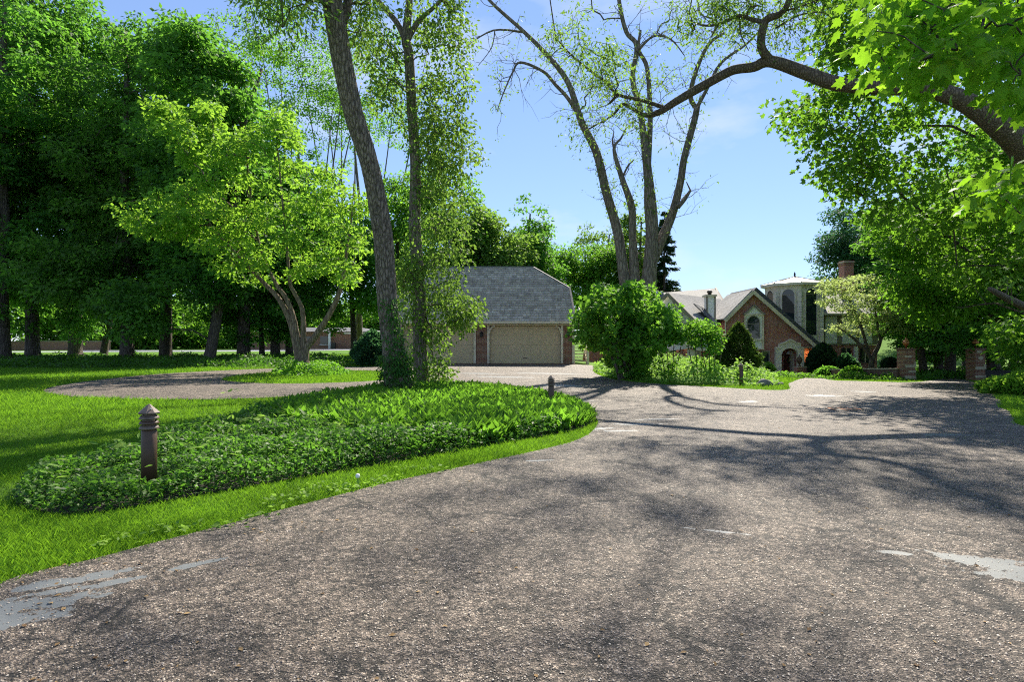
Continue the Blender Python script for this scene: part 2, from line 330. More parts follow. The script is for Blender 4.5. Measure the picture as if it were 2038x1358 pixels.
# ---------------------------------------------------------------- the setting: ground, drive, street
def ground_material():
    m, t, b = mat('lawn ground'); o = objco(t)
    c = mixc(t, noise(t, o, .35, 6, .6), (.07,.16,.012), (.14,.26,.02)); c = mixc(t, ramp(t, noise(t, o, 6, 5, .7), [(.35, 0.0), (.7, 1.0)]), c, (.06,.13,.02))
    c = mixc(t, ramp(t, noise(t, o, .8, 6, .7), [(.58, 0.0), (.75, .75)]), c, (.14,.15,.045))
    t.links.new(c, b.inputs['Base Color']); b.inputs['Roughness'].default_value = .9; b.inputs['Specular IOR Level'].default_value = .1
    bump(t, b, noise(t, o, 22, 6, .7), .8, .05); return m
def drive_material():
    m, t, b = mat('chip seal drive'); o = objco(t)
    wob = nd(t, 'ShaderNodeTexNoise', Scale=55.0, Detail=3.0); t.links.new(o, wob.inputs['Vector'])
    va = nd(t, 'ShaderNodeVectorMath', _operation='MULTIPLY_ADD'); t.links.new(wob.outputs[1], va.inputs[0]); va.inputs[1].default_value = (.022,.022,.022); t.links.new(o, va.inputs[2])
    vor = nd(t, 'ShaderNodeTexVoronoi', Scale=88.0); t.links.new(va.outputs[0], vor.inputs['Vector'])
    sep = t.nodes.new('ShaderNodeSeparateColor'); t.links.new(vor.outputs['Color'], sep.inputs[0])
    chip = ramp(t, sep.outputs[0], [(0.0, (.10,.078,.064)), (.35, (.22,.178,.148)), (.70, (.34,.280,.236)), (.92, (.46,.388,.33)), (1.0, (.72,.63,.53))])
    gap = ramp(t, vor.outputs['Distance'], [(.34, 1.0), (.70, .35)])
    c = mixc(t, 1.0, chip, gap, 'MULTIPLY')
    big = ramp(t, noise(t, o, .55, 7, .7), [(.3, (.70,.67,.65)), (.7, (1.30,1.25,1.20))]); c = mixc(t, 1.0, c, big, 'MULTIPLY')
    pit = noise(t, o, 17.0, 7, .78, .6); med = ramp(t, pit, [(.38, .08), (.49, .78), (.62, 1.22)]); c = mixc(t, 1.0, c, med, 'MULTIPLY')
    c = mixc(t, 1.0, c, (1.18,1.18,1.14), 'MULTIPLY')
    fk = nd(t, 'ShaderNodeTexVoronoi', Scale=11.0, _feature='DISTANCE_TO_EDGE'); fm = nd(t, 'ShaderNodeVectorMath', _operation='MULTIPLY_ADD'); t.links.new(wob.outputs[1], fm.inputs[0]); fm.inputs[1].default_value = (.12,.07,0); t.links.new(o, fm.inputs[2]); t.links.new(fm.outputs[0], fk.inputs['Vector'])
    fr = ramp(t, fk.outputs[0], [(.03, .16), (.12, 1.0)]); fr = mixc(t, ramp(t, noise(t, o, 2.6, 5, .7), [(.36, 0.0), (.54, .9)]), (1,1,1), fr); c = mixc(t, 1.0, c, fr, 'MULTIPLY')
    # fine crack lines running across
    cr = nd(t, 'ShaderNodeTexVoronoi', Scale=1.9, _feature='DISTANCE_TO_EDGE'); cm = nd(t, 'ShaderNodeVectorMath', _operation='MULTIPLY_ADD'); cn = nd(t, 'ShaderNodeTexNoise', Scale=3.0, Detail=6.0, Roughness=.7)
    t.links.new(o, cn.inputs['Vector']); t.links.new(cn.outputs[1], cm.inputs[0]); cm.inputs[1].default_value = (.5,.5,.0); t.links.new(o, cm.inputs[2]); t.links.new(cm.outputs[0], cr.inputs['Vector'])
    crack = ramp(t, cr.outputs[0], [(.006, .12), (.034, 1.0)]); crack = mixc(t, ramp(t, noise(t, o, .9, 3), [(.45, 0.0), (.6, 1.0)]), crack, (1,1,1)); c = mixc(t, 1.0, c, crack, 'MULTIPLY')
    # worn smooth patches where the chips are gone
    PT = [(35,1222,.42,.10,.35),(-40,1255,.4,.13,.3),(112,1188,.20,.05,.5),(150,1168,.30,.08,.5),(228,1172,.26,.05,.55),(392,1136,.22,.035,.6),(1955,1132,.34,.14,-.55),(2060,1165,.40,.09,-.5),(1782,1110,.14,.035,-.3),(1432,1069,.24,.022,-.35),
          (1075,922,.22,.045,.2),(1195,858,.30,.16,.5),(1265,848,.5,.16,.1),(1310,838,.5,.12,.2),(1230,862,.4,.10,.2),(1150,800,.4,.16,.0),(1490,802,.3,.2,.1),(1640,790,.5,.3,.0),(1720,782,.4,.3,.1),(1120,770,1.0,.4,.0),(1000,752,1.6,.5,.0),(1090,745,1.6,.5,0),(950,745,1.3,.5,0),(1880,870,.5,.12,0)]
    wn = noise(t, o, 5.5, 8, .75); acc = None
    for px, py, rx, ry, an in PT:
        x, y = hit(px, py); mpn = nd(t, 'ShaderNodeMapping', _vector_type='TEXTURE'); mpn.inputs['Location'].default_value = (x, y, 0); mpn.inputs['Rotation'].default_value = (0,0,an); mpn.inputs['Scale'].default_value = (rx, ry, 1e4)
        t.links.new(o, mpn.inputs[0]); ln = nd(t, 'ShaderNodeVectorMath', _operation='LENGTH'); t.links.new(mpn.outputs[0], ln.inputs[0])
        acc = ln.outputs['Value'] if acc is None else math_(t, 'MINIMUM', acc, ln.outputs['Value'])
    msk = ramp(t, math_(t, 'ADD', acc, math_(t, 'MULTIPLY', math_(t, 'SUBTRACT', wn, .5), 4.2)), [(.80, 1.0), (.88, 0.0)])
    pc = mixc(t, noise(t, o, 30, 4), (.09,.10,.105), (.16,.168,.17)); c = mixc(t, msk, c, pc)
    t.links.new(c, b.inputs['Base Color'])
    t.links.new(ramp(t, msk, [(0, .65), (1, .5)]), b.inputs['Roughness']); b.inputs['Specular IOR Level'].default_value = .45
    h = math_(t, 'ADD', math_(t, 'MULTIPLY', sep.outputs[1], .5), math_(t, 'MULTIPLY', gap, .8)); h = math_(t, 'ADD', h, math_(t, 'MULTIPLY', pit, 2.2))
    bn = nd(t, 'ShaderNodeBump', Distance=.016); t.links.new(h, bn.inputs['Height']); t.links.new(ramp(t, msk, [(0, .9), (1, .05)]), bn.inputs['Strength']); t.links.new(bn.outputs[0], b.inputs['Normal']); return m
M['ground'] = ground_material(); M['drive'] = drive_material()

def axis(lo, hi):
    a = [0.0]
    while a[-1] < hi: a.append(a[-1] + max(.55, a[-1]*.035))
    b = [0.0]
    while b[-1] > lo: b.append(b[-1] - max(.55, -b[-1]*.035))
    return np.array(sorted(set(a+b)))
gx, gy = axis(-900, 900), axis(-60, 1500)
XX, YY = np.meshgrid(gx, gy, indexing='ij'); ZZ = ground(XX.ravel(), YY.ravel()); GVv = np.stack([XX.ravel(), YY.ravel(), ZZ], 1)
ny = len(gy); ii, jj = np.meshgrid(np.arange(len(gx)-1), np.arange(ny-1), indexing='ij'); q = (ii*ny+jj).ravel()
GF = np.stack([q, q+ny, q+ny+1, q+1], 1)
tag(link('ground', mesh_np('ground', GVv, GF, M['ground'], True)), 'wide green lawn ground reaching the horizon', kind='structure')

def sheet(name, polys, lift, material, cell=.9, skirt=.06):
    bm = bmesh.new(); tris = tessellate_polygon([[Vector((x, y, 0)) for x, y in p] for p in polys]); vs = [bm.verts.new((x, y, 0)) for p in polys for x, y in p]
    for tr in tris:
        try: bm.faces.new([vs[i] for i in tr])
        except ValueError: pass
    xs = [v.co.x for v in bm.verts]; ys = [v.co.y for v in bm.verts]
    for ax, lo, hi in ((0, min(xs), max(xs)), (1, min(ys), max(ys))):
        c = lo+cell
        while c < hi:
            co = (c, 0, 0) if ax == 0 else (0, c, 0); no = (1,0,0) if ax == 0 else (0,1,0)
            bmesh.ops.bisect_plane(bm, geom=bm.verts[:]+bm.edges[:]+bm.faces[:], plane_co=co, plane_no=no); c += cell*max(1.0, abs(c)/14)
    z = ground([v.co.x for v in bm.verts], [v.co.y for v in bm.verts])
    for v, h in zip(bm.verts, z): v.co.z = h+lift
    be = [e for e in bm.edges if len(e.link_faces) == 1]; ex = bmesh.ops.extrude_edge_only(bm, edges=be)
    for g in ex['geom']:
        if isinstance(g, bmesh.types.BMVert): g.co.z -= skirt
    bmesh.ops.recalc_face_normals(bm, faces=bm.faces); me = bpy.data.meshes.new(name); bm.to_mesh(me); bm.free(); me.materials.append(material)
    return link(name, me)
tag(sheet('driveway', [DRIVE, ISLAND], .03, M['drive']), 'grey brown chip seal driveway', kind='structure')
tag(sheet('soil_bed', [BED], .02, M['soil']), 'dark soil of the planting bed', kind='structure')
tag(sheet('street', [FARROAD], .03, M['road'], 3.0), 'pale asphalt street beyond the grove', kind='structure')
kb = MB(); kp = [(-62,82.3),(-42,87.3),(-27,93.8),(-10,97.8)]
for a, b_ in zip(kp, kp[1:]): kb.beam((*a, gz(*a)+.06), (*b_, gz(*b_)+.06), .25, .22)
tag(kb.build('kerb', M['concrete']), 'pale kerb along the far street', kind='structure')

# ---------------------------------------------------------------- leaves and trees
RHOMB = (np.array([(0,0,0),(-.30,.45,.05),(0,1,-.08),(.30,.45,.05)]), np.array([(0,3,2),(0,2,1)]))
LANCE = (np.array([(0,0,0),(-.17,.4,.03),(0,1,-.12),(.17,.4,.03)]), np.array([(0,3,2),(0,2,1)]))
_mo = [(0,0),(.10,.10),(.34,-.02),(.30,.16),(.52,.34),(.34,.42),(.40,.66),(.20,.58),(.14,.76),(0,1.0)]
_mp = _mo+[(-x, y) for x, y in _mo[-2:0:-1]]
MAPLE = (np.array([(0,.34,.03)]+[(x, y, -.10*(x*x+(y-.34)**2)*2) for x, y in _mp]), np.array([(0, i+1, (i+1) % len(_mp)+1) for i in range(len(_mp))]))
_m2 = [(0,0),(.42,.05),(.30,.28),(.50,.55),(.20,.58),(0,1),(-.20,.58),(-.50,.55),(-.30,.28),(-.42,.05)]
MAPLE2 = (np.array([(0,.4,.04)]+[(x, y, -.05) for x, y in _m2]), np.array([(0, i+1, (i+1) % len(_m2)+1) for i in range(len(_m2))]))
def unit(a): return a/np.maximum(np.linalg.norm(a, axis=1, keepdims=True), 1e-9)
def leaves(P, T, N, size, tmpl):
    """arrays of leaf bases, directions, normals, sizes -> vertices and faces"""
    tv, tf = tmpl; T = unit(T); N = unit(N-(N*T).sum(1, keepdims=True)*T); X = np.cross(T, N); s = size[:,None,None]
    V = P[:,None,:] + s*(tv[None,:,0:1]*X[:,None,:] + tv[None,:,1:2]*T[:,None,:] + tv[None,:,2:3]*N[:,None,:])
    F = tf[None]+(np.arange(len(P))*len(tv))[:,None,None]
    return V.reshape(-1, 3), F.reshape(-1, 3)
def clump_leaves(rng, C, rad, per, size, tmpl=RHOMB, flat=.6, droop=.35, up=1.0, tone=.5, szvar=.3):
    """leaves in puffs round the clump centres C"""
    n = len(C); rad = np.broadcast_to(np.asarray(rad, float), (n,)); cnt = rng.poisson(np.asarray(per)*(rad/rad.mean())**2); idx = np.repeat(np.arange(n), cnt); k = len(idx)
    d = unit(rng.normal(size=(k,3))); r = rng.random(k)**.5
    off = d*r[:,None]*rad[idx][:,None]; off[:,2] *= flat; P = C[idx]+off
    T = unit(d*np.array([1,1,.3])+rng.normal(size=(k,3))*.5+np.array([0,0,-droop])); N = rng.normal(size=(k,3))*.65+d*.45+np.array([0,0,up])
    tint = np.clip(rng.normal(.45, .22, k) + (rng.random(n)[idx]-.5)*tone, 0, 1)
    V, F = leaves(P, T, N, size*(1+(rng.random(k)-.5)*2*szvar), tmpl)
    return V, F, np.repeat(tint, len(tmpl[0]))
def lobe_points(rng, lobes, n, shell=.45):
    """points through a union of ellipsoids (centre, radii), denser towards the outside"""
    vol = np.array([l[1][0]*l[1][1]*l[1][2] for l in lobes])**.8; ch = rng.choice(len(lobes), n, p=vol/vol.sum())
    c = np.array([l[0] for l in lobes], float)[ch]; r = np.array([l[1] for l in lobes], float)[ch]
    d = unit(rng.normal(size=(n,3))); return c+d*r*(rng.random(n)**shell)[:,None]
def skeleton(rng, stems, C, rtip=.018, pipe=.5, sag=.12, jit=.12, updown=.6, rmax=.2):
    """stems: list of (points, radii); joins every clump to the nearest wood -> list of (points, radii)"""
    node = []; 
    for pts, rad in stems:
        for p, r in zip(pts, rad): node.append((*p, r))
    node = [np.array(n[:3]) for n in node]; nstem = len(node); parent = [-1]*nstem; root = np.array(stems[0][0][0])
    start = max(1, int(.25*len(stems[0][0]))); tubes = []; cnt = np.zeros(nstem+len(C)*3); order = np.argsort(np.min(np.linalg.norm(C[:,None]-np.array(node)[None], axis=2), 1))
    K = np.array(node); use = np.ones(len(K), bool); use[:start] = False; K = np.concatenate([K, np.zeros((len(C)*3, 3))]); use = np.concatenate([use, np.zeros(len(C)*3, bool)]); m = nstem; par = np.full(len(K), -1)
    for ci in order:
        c = C[ci]; v = c-K[:m]; d = np.linalg.norm(v, axis=1); cost = d+updown*np.maximum(0, K[:m,2]-c[2]+.25*d); cost[~use[:m]] = 1e9
        j = int(np.argmin(cost)); a = K[j]; L = d[j]; prev = j
        for s in (.4, .75, 1.0):
            p = a+(c-a)*s+np.array([0,0,L*sag*math.sin(math.pi*s)])+rng.normal(size=3)*jit*L*.35*(s < 1)
            K[m] = p; use[m] = True; par[m] = prev; prev = m; m += 1
    w = np.zeros(m); kids = np.bincount(par[:m][par[:m] >= 0], minlength=m); w[kids == 0] = 1
    for i in range(m-1, nstem-1, -1): w[par[i]] += w[i]
    rr = np.minimum(rmax, rtip*np.maximum(w, 1)**pipe)
    done = []
    for i in range(m-1, nstem-1, -3): done.append(([K[par[i-2]], K[i-2], K[i-1], K[i]], [min(rr[i-2]*1.1, rmax), rr[i-2], rr[i-1], rr[i]*.6]))
    return done
def wood(name, stems, branches, material, parent, n=10, minr=.0):
    mb = MB()
    for pts, rad in stems: mb.tube(pts, rad, n)
    for pts, rad in branches:
        if rad[0] > minr: mb.tube(pts, rad, 5, cap=False)
    o = mb.build(name, material, parent); return o
def spline(pts, k=5):
    """smooth curve (with radius as 4th value) through the points"""
    P = np.array(pts, float); out = []
    for i in range(len(P)-1):
        p0, p1, p2, p3 = P[max(i-1, 0)], P[i], P[i+1], P[min(i+2, len(P)-1)]
        for s in np.linspace(0, 1, k, endpoint=False): out.append(.5*((2*p1)+(-p0+p2)*s+(2*p0-5*p1+4*p2-p3)*s*s+(-p0+3*p1-3*p2+p3)*s**3))
    out.append(P[-1]); out = np.array(out); return [tuple(x[:3]) for x in out], [max(.006, x[3]) for x in out]
def trunk(rng, h, r0, lean=(0,0), wob=.3, flare=1.5, top=.25):
    pts = [(0,0,-.3,r0*flare),(0,0,.15,r0*flare*.92),(lean[0]*.05,lean[1]*.05,.8,r0)]
    for s in (.2,.35,.5,.65,.8,1.0): pts.append((lean[0]*s+rng.normal()*wob*s, lean[1]*s+rng.normal()*wob*s, h*s, r0*(1-(1-top)*s)))
    return spline(pts, 4)
def make_tree(name, label, cat, rng, stems, lobes, nclump, per, csize, lsize, lmat, bmat, tmpl=RHOMB, loc=(0,0,0), shell=.45, flat=.6, droop=.35, up=1.0, tone=.5, rtip=.018, updown=.6, group=None, extra=None, minr=0.0, rmax=.2, sag=.12):
    t = thing(name, label, cat, loc, 0, group); C = lobe_points(rng, lobes, nclump, shell)
    if extra is not None: C = np.concatenate([C, extra])
    br = skeleton(rng, stems, C, rtip=rtip, updown=updown, rmax=rmax, sag=sag)
    wood('trunk', stems, br, bmat, t, 10, minr)
    V, F, ti = clump_leaves(rng, C, csize*(.7+.6*rng.random(len(C))), per, lsize, tmpl, flat, droop, up, tone)
    tag(link('crown', mesh_np('crown', V, F, lmat, False, {'tint': ti}), t), kind='stuff'); return t
def copy_tree(t, label, loc, rz, s=1.0, group=None, sz=None):
    c = t.copy(); COL.objects.link(c); c.location = loc; c.rotation_euler = (0,0,rz); c.scale = (s, s, sz or s); c['label'] = label
    if group: c['group'] = group
    for ch in t.children:
        k = ch.copy(); COL.objects.link(k); k.parent = c
    return c
def twigs(rng, stems, n, L, r0, rlim=9.0, rmin=.0, up=.35, kids=2):
    """fine forked twigs growing out of the limbs -> tubes and tip points"""
    pts = []; dr = []
    for P, r in stems:
        for i in range(1, len(P)):
            if rmin < r[i] < rlim: pts.append(P[i]); dr.append(np.array(P[i])-np.array(P[i-1]))
    tubes = []; tips = []
    for _ in range(n):
        k = rng.integers(len(pts)); a = np.array(pts[k]); d = dr[k]/max(1e-6, np.linalg.norm(dr[k])); v = rng.normal(size=3)*.8+d*.5+np.array([0,0,up]); v /= np.linalg.norm(v); l = L*(.4+.9*rng.random()); node = [a]
        for j in range(4): v = v+rng.normal(size=3)*.28+np.array([0,0,-.04*j]); v /= np.linalg.norm(v); node.append(node[-1]+v*l/4)
        tubes.append((node, [r0, r0*.8, r0*.6, r0*.4, r0*.2])); tips.append(node[-1])
        for j in range(kids):
            b = node[2+j % 2]; w = v+rng.normal(size=3)*.8; w /= np.linalg.norm(w); m = b+w*l*.3; e = m+(w+rng.normal(size=3)*.4)*l*.25; tubes.append(([b, m, e], [r0*.5, r0*.35, r0*.15])); tips.append(e)
    return tubes, np.array(tips)

# ---------------------------------------------------------------- garage
KG = 37.0
def gzz(py, d=KG): return CAMH-(py-CY)/FPX*d
def gxx(px, d=KG): return (px-CX)/FPX*d
g = thing('garage', 'low brick garage with wide beige doors and a tall grey shingled roof', 'garage', (0,0,0))
G0, GT = -.12, 2.72
XL, XR = -8.1, 3.92
w = MB(); w.box(((XL+XR)/2, 41.4, (G0+GT)/2), (XR-XL, 8.2, GT-G0)); w.build('back_wall', M['brick_dark'], g)
for a, b_ in ((-8.1,-7.35),(-2.34,-1.62),(3.33,3.92)):
    MB().box(((a+b_)/2, 37.13, (G0+2.5)/2), (b_-a, .26, 2.5-G0)).build('brick_pier', M['brick_dark'], g)
for x in (-7.27,-2.42,-1.54,3.25,3.99):
    p = MB(); p.box((x, 37.02, (G0+2.5)/2), (.155, .2, 2.5-G0)).build('post', M['cream'], g)
for x, s in ((-7.27,1),(-2.42,-1),(-1.54,1),(3.25,-1)):
    p = MB(); pts = [(x+s*.07, 36.98, 1.98)]
    for k in range(5):
        a = k/4*math.pi/2; pts.append((x+s*(.07+.36*(1-math.cos(a))), 36.98, 2.02+.44*math.sin(a)))
    for a, b_ in zip(pts, pts[1:]): p.beam(a, b_, .10, .10)
    p.build('bracket', M['cream'], g)
MB().box(((XL+XR)/2, 37.0, 2.61), (XR-XL+.3, .24, .2)).build('eave_beam', M['cream'], g)
for x0, x1 in ((-7.19,-2.5),(-1.46,3.17)):
    dr = MB(); dr.box(((x0+x1)/2, 37.26, (G0+2.5)/2), (x1-x0, .05, 2.5-G0)); dd = dr.build('garage_door', M['door_beige'], g)
    ph = (2.5-.02)/4
    for k in range(4):
        MB().box(((x0+x1)/2, 37.215, .0+ph*(k+.5)), (x1-x0-.02, .04, ph-.007)).build('panel', M['door_beige'], dd)
    MB().box(((x0+x1)/2, 37.19, .38), (.3, .03, .05)).build('handle', M['black'], dd)
for x in (-1.98, 3.63):
    l = MB(); l.lathe([(.03,0),(.09,.03),(.11,.22),(.13,.24),(.04,.34),(.02,.38)], (x, 36.88, 1.75), 8, False); l.box((x, 36.97, 1.95), (.06,.12,.3)); l.build('wall_lantern', M['black'], g)
MB().box(((XL+XR)/2-.1, 36.72, G0+.06+.06), (XR-XL+.5, .42, .10)).build('brick_apron', M['brick_pale'], g)
# jerkinhead roof
EY, EZ, RY, RZ = 36.55, 2.74, 41.2, 6.86; RX1, KX = 1.55, 3.98; KN = .59
def rp_(x, s): return (x, EY+(RY-EY)*s, EZ+(RZ-EZ)*s)
roof = MB(); LX = -8.3; LR = -5.8
A, B_, K1, R1, R2, K2 = rp_(LX,0), rp_(KX+.12,0), rp_(KX,KN), rp_(RX1,1), rp_(LR,1), rp_(LX,KN)
def bk(p): return (p[0], 2*RY-p[1], p[2])
roof.add([A,B_,K1,R1,R2,K2,bk(A),bk(B_),bk(K1),bk(K2)], [(0,1,2,3,4,5),(6,9,4,3,8,7),(2,8,3),(5,4,9),(1,7,8,2),(0,5,9,6)])
ro = roof.build('roof', M['roof_dark'], g)
rng = np.random.default_rng(4); Vs = []; Fs = []; Ts = []; L = math.hypot(RY-EY, RZ-EZ); dn = np.array([0, -(RZ-EZ)/L, (RY-EY)/L]); ds = np.array([0, (RY-EY)/L, (RZ-EZ)/L]); rows = 23; e = L/rows; o = 0
for i in range(rows):
    s0 = i*e; s1 = min(L, s0+e*1.06); sm = (s0+e*.5)/L; xr = KX+.12-.12*sm/KN if sm < KN else KX+(RX1-KX)*(sm-KN)/(1-KN); xl = LX if sm < KN else LX+(LR-LX)*(sm-KN)/(1-KN)
    x = xl-rng.random()*.2; tone = rng.normal(0, .08)
    while x < xr:
        wd = .2+rng.random()*.16; x1 = min(x+wd-.008, xr); x0 = max(x, xl); x += wd
        if x1-x0 < .03: continue
        th = .035+.03*rng.random(); s00 = s0-.012*rng.random()
        for xx, ss, hh in ((x0,s00,.004),(x1,s00,.004),(x1,s00,th),(x0,s00,th),(x0,s1,.006),(x1,s1,.006)):
            Vs.append(np.array([xx, EY, EZ])+ds*ss+dn*(hh+.004))
        Fs += [(o,o+1,o+2,o+3),(o+3,o+2,o+5,o+4),(o,o+3,o+4,o),(o+1,o+5,o+2,o+1)][:2]; Ts += [float(np.clip(rng.normal(.45,.28)+tone, 0, 1))]*6; o += 6
tag(link('shingles', mesh_np('shingles', np.array(Vs), np.array(Fs), M['shingle'], False, {'tint': Ts}), ro), kind='stuff')
MB().beam(R2, R1, .28, .07).build('ridge_cap', M['ridge'], ro)
MB().beam(R1, K1, .2, .07).build('hip_cap', M['roof_dark'], ro); MB().beam(K1, B_, .12, .14).build('verge_board', M['roof_dark'], ro)
MB().box(((LX+KX+.12)/2, EY-.03, EZ-.05), (KX+.12-LX, .1, .13)).build('gutter', M['cream'], ro)
MB().box(((LX+KX)/2, (EY+37.3)/2, EZ-.13), (KX-LX, .8, .03)).build('soffit', M['soffit'], g)
# outside stair up the gable side
st = MB(); st.beam((4.95,37.55,-.02),(4.95,42.2,3.0), .07,.26); sto = st.build('staircase', M['cream'], g)
MB().beam((4.12,37.55,-.02),(4.12,42.2,3.0), .06,.26).build('stringer', M['cream'], sto)
for k in range(14):
    f = (k+.5)/14; MB().box((4.53, 37.55+4.65*f, -.02+3.02*f+.1), (.78,.3,.045)).build('tread', M['timber'], sto)
for k in range(17):
    f = (k+.5)/17; MB().box((4.97, 37.45+4.75*f, .0+3.02*f+.55), (.055,.055,.9)).build('baluster', M['cream'], sto)
MB().beam((4.97,37.35,.92),(4.97,42.2,4.02), .09,.08).build('handrail', M['cream'], sto)
MB().box((4.97,37.3,.5),(.16,.16,1.16)).build('newel_post', M['cream'], sto)

# ---------------------------------------------------------------- house
H = thing('house', 'brick and half timbered house with a pointed gable and a round topped window tower', 'house', (0,0,0))
D = 45.0
def hx(px, d=D): return (px-CX)/FPX*d
def hz(py, d=D): return CAMH-(py-CY)/FPX*d
HB = -1.65
ax0, ax1, asp, atop = hx(1552), hx(1585), hz(707), hz(693.5); axm = (ax0+ax1)/2; ar = (ax1-ax0)/2
arch = [(axm-ar*math.cos(k/12*math.pi), asp+(atop-asp)*math.sin(k/12*math.pi)) for k in range(13)]
gx0, gx1 = hx(1446), hx(1618)
wall = [(gx0,HB),(gx0,hz(632)),(hx(1496),hz(581.5)),(gx1,hz(690)),(gx1,HB),(ax1,HB)]+[(x, z) for x, z in arch[::-1]]+[(ax0,HB)]
gw = MB().xz(wall, D, D+.35).build('gable_wall', M['brick'], H)
MB().box((hx(1532),D+4.6,HB+1.35),(gx1-gx0-.4,.3,5.0)).build('rear_wall', M['brick'], H)
MB().box((gx0+.15,D+2.5,1.0),(.3,4.4,5.0)).build('side_wall', M['brick'], H)
MB().box((gx1-.15,D+2.5,-.4),(.3,4.3,2.4)).build('side_wall', M['brick'], H)
def slab(a, b, depth, name, m, th=.14, y0=None, ov=.3):
    """sloping roof slab from eave a to ridge b (x, z), running back from the front"""
    y0 = D-ov if y0 is None else y0; n = Vector((-(b[1]-a[1]), 0, b[0]-a[0])).normalized()
    if n.z < 0: n = -n
    return MB().prism([(a[0],y0,a[1]),(b[0],y0,b[1]),(b[0],y0+depth,b[1]),(a[0],y0+depth,a[1])], n, th).build(name, m, H)
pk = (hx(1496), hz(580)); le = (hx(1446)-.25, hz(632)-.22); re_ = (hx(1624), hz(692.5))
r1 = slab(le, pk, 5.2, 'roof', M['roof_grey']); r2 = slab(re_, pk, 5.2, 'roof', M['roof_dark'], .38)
MB().beam((pk[0],D-.33,pk[1]-.08),(le[0],D-.33,le[1]-.08), .1,.26).build('rake_board', M['cream'], r1)
MB().beam((pk[0],D-.34,pk[1]-.08),(re_[0],D-.34,re_[1]-.08), .1,.26).build('rake_board', M['cream'], r2)
# bay window with pointed head
bx0, bx1 = hx(1481), hx(1516.5); bm_ = (bx0+bx1)/2
bay = MB().xz([(bx0,hz(694)),(bx0,hz(626)),(bm_,hz(608.5)),(bx1,hz(626)),(bx1,hz(694))], D-.12, D-.005).build('bay_window', M['white'], H)
for a, b_ in (((bx0,694),(bx0,625)),((bx1,694),(bx1,625))): MB().beam((a[0],D-.16,hz(a[1])),(b_[0],D-.16,hz(b_[1])), .12,.13).build('frame', M['cream'], bay)
for a, b_ in (((bx0-.1,627),(bm_,608)),((bx1+.1,627),(bm_,608))): MB().beam((a[0],D-.18,hz(a[1])),(b_[0],D-.18,hz(b_[1])), .2,.12).build('hood', M['timber'], bay)
for py, nm in ((626.5,'lintel'),(676,'sill'),(694.5,'base_rail')): MB().box((bm_,D-.17,hz(py)),(bx1-bx0+.12,.18,.11)).build(nm, M['cream'], bay)
def archpane(x0, x1, zb, zt, y, n=10, rise=None):
    xm = (x0+x1)/2; r = (x1-x0)/2; rise = rise or r; return [(x0,zb)]+[(xm-r*math.cos(k/n*math.pi), zt-rise+rise*math.sin(k/n*math.pi)) for k in range(n+1)]+[(x1,zb)]
wn = MB().xz(archpane(hx(1486),hx(1509.5),hz(673.5),hz(630),0), D-.15, D-.125).build('window', M['glass'], bay)
MB().box((hx(1497.7),D-.165,hz(645)),(hx(1509.5)-hx(1486),.025,.05)).build('glazing_bar', M['timber'], bay)
for k in range(14):
    pts = archpane(hx(1485.6),hx(1509.9),hz(673.5),hz(629.6),0, 12)
a_ = MB()
for p0, p1 in zip(pts, pts[1:]): a_.beam((p0[0],D-.165,p0[1]),(p1[0],D-.165,p1[1]), .05,.06)
a_.build('window_frame', M['timber'], bay)
# small side window
sw = MB().box((hx(1523),D-.02,hz(711.5)),(hx(1530)-hx(1516),.04,hz(699.5)-hz(723.5))).build('small_window', M['glass'], H)
for z in (699.3,723.8): MB().box((hx(1523),D-.04,hz(z)),(.68,.09,.08)).build('frame', M['timber'], sw)
for x in (1516,1530): MB().box((hx(x),D-.04,hz(711.5)),(.07,.08,.95)).build('frame', M['timber'], sw)
# stone portal
po = [(hx(1541),HB),(hx(1541),hz(692)),(hx(1547.5),hz(692)),(hx(1548),hz(685)),(hx(1553),hz(683)),(hx(1558),hz(682.5)),(hx(1563),hz(679)),(hx(1569),hz(676)),(hx(1575),hz(679)),(hx(1580),hz(682.5)),(hx(1586),hz(683)),(hx(1588),hz(685)),(hx(1588.5),hz(692)),(hx(1597),hz(692)),(hx(1597),HB),(ax1,HB)]+[(x, z) for x, z in arch[::-1]]+[(ax0,HB)]
por = MB().xz(po, D-.3, D-.004).build('stone_portal', M['stone'], H)
MB().box((hx(1544.5),D-.32,hz(692)),(.42,.12,.09)).build('coping', M['stone'], por); MB().box((hx(1592.5),D-.32,hz(692)),(.48,.12,.09)).build('coping', M['stone'], por)
ac = MB()
for p0, p1 in zip(po[3:13], po[4:13]): ac.beam((p0[0],D-.31,p0[1]),(p1[0],D-.31,p1[1]), .16,.08)
ac.build('parapet_moulding', M['stone'], por)
MB().box((axm,D+1.25,.0),(2.6,.1,3.4)).build('porch_back_wall', M['brick'], H)
MB().box((ax0-.2,D+.8,-.2),(.38,.85,2.6)).build('porch_side_wall', M['stone'], H); MB().box((ax1+.2,D+.8,-.2),(.38,.85,2.6)).build('porch_side_wall', M['stone'], H)
dx0, dx1 = hx(1561.5,46.1), hx(1584,46.1); dl = MB().xz(archpane(dx0,dx1,hz(746,46.1),hz(697,46.1),0), D+1.12, D+1.19).build('front_door', M['door_red'], H)
fx = (dx0+dx1)/2
MB().xz([(fx-.36*math.cos(k/10*math.pi), hz(706,46.1)+.30*math.sin(k/10*math.pi)) for k in range(11)], D+1.08, D+1.118).build('fanlight', M['white'], dl)
wr = MB(); wr.tube([(fx+.23*math.cos(a/14*2*math.pi), D+1.09, hz(718,46.1)+.23*math.sin(a/14*2*math.pi)) for a in range(15)], .05, 6); wr.build('wreath', M['L_conifer'], dl)
MB().box((dx0+.14,D+1.08,hz(722,46.1)),(.05,.07,.16)).build('handle', M['copper'], dl)
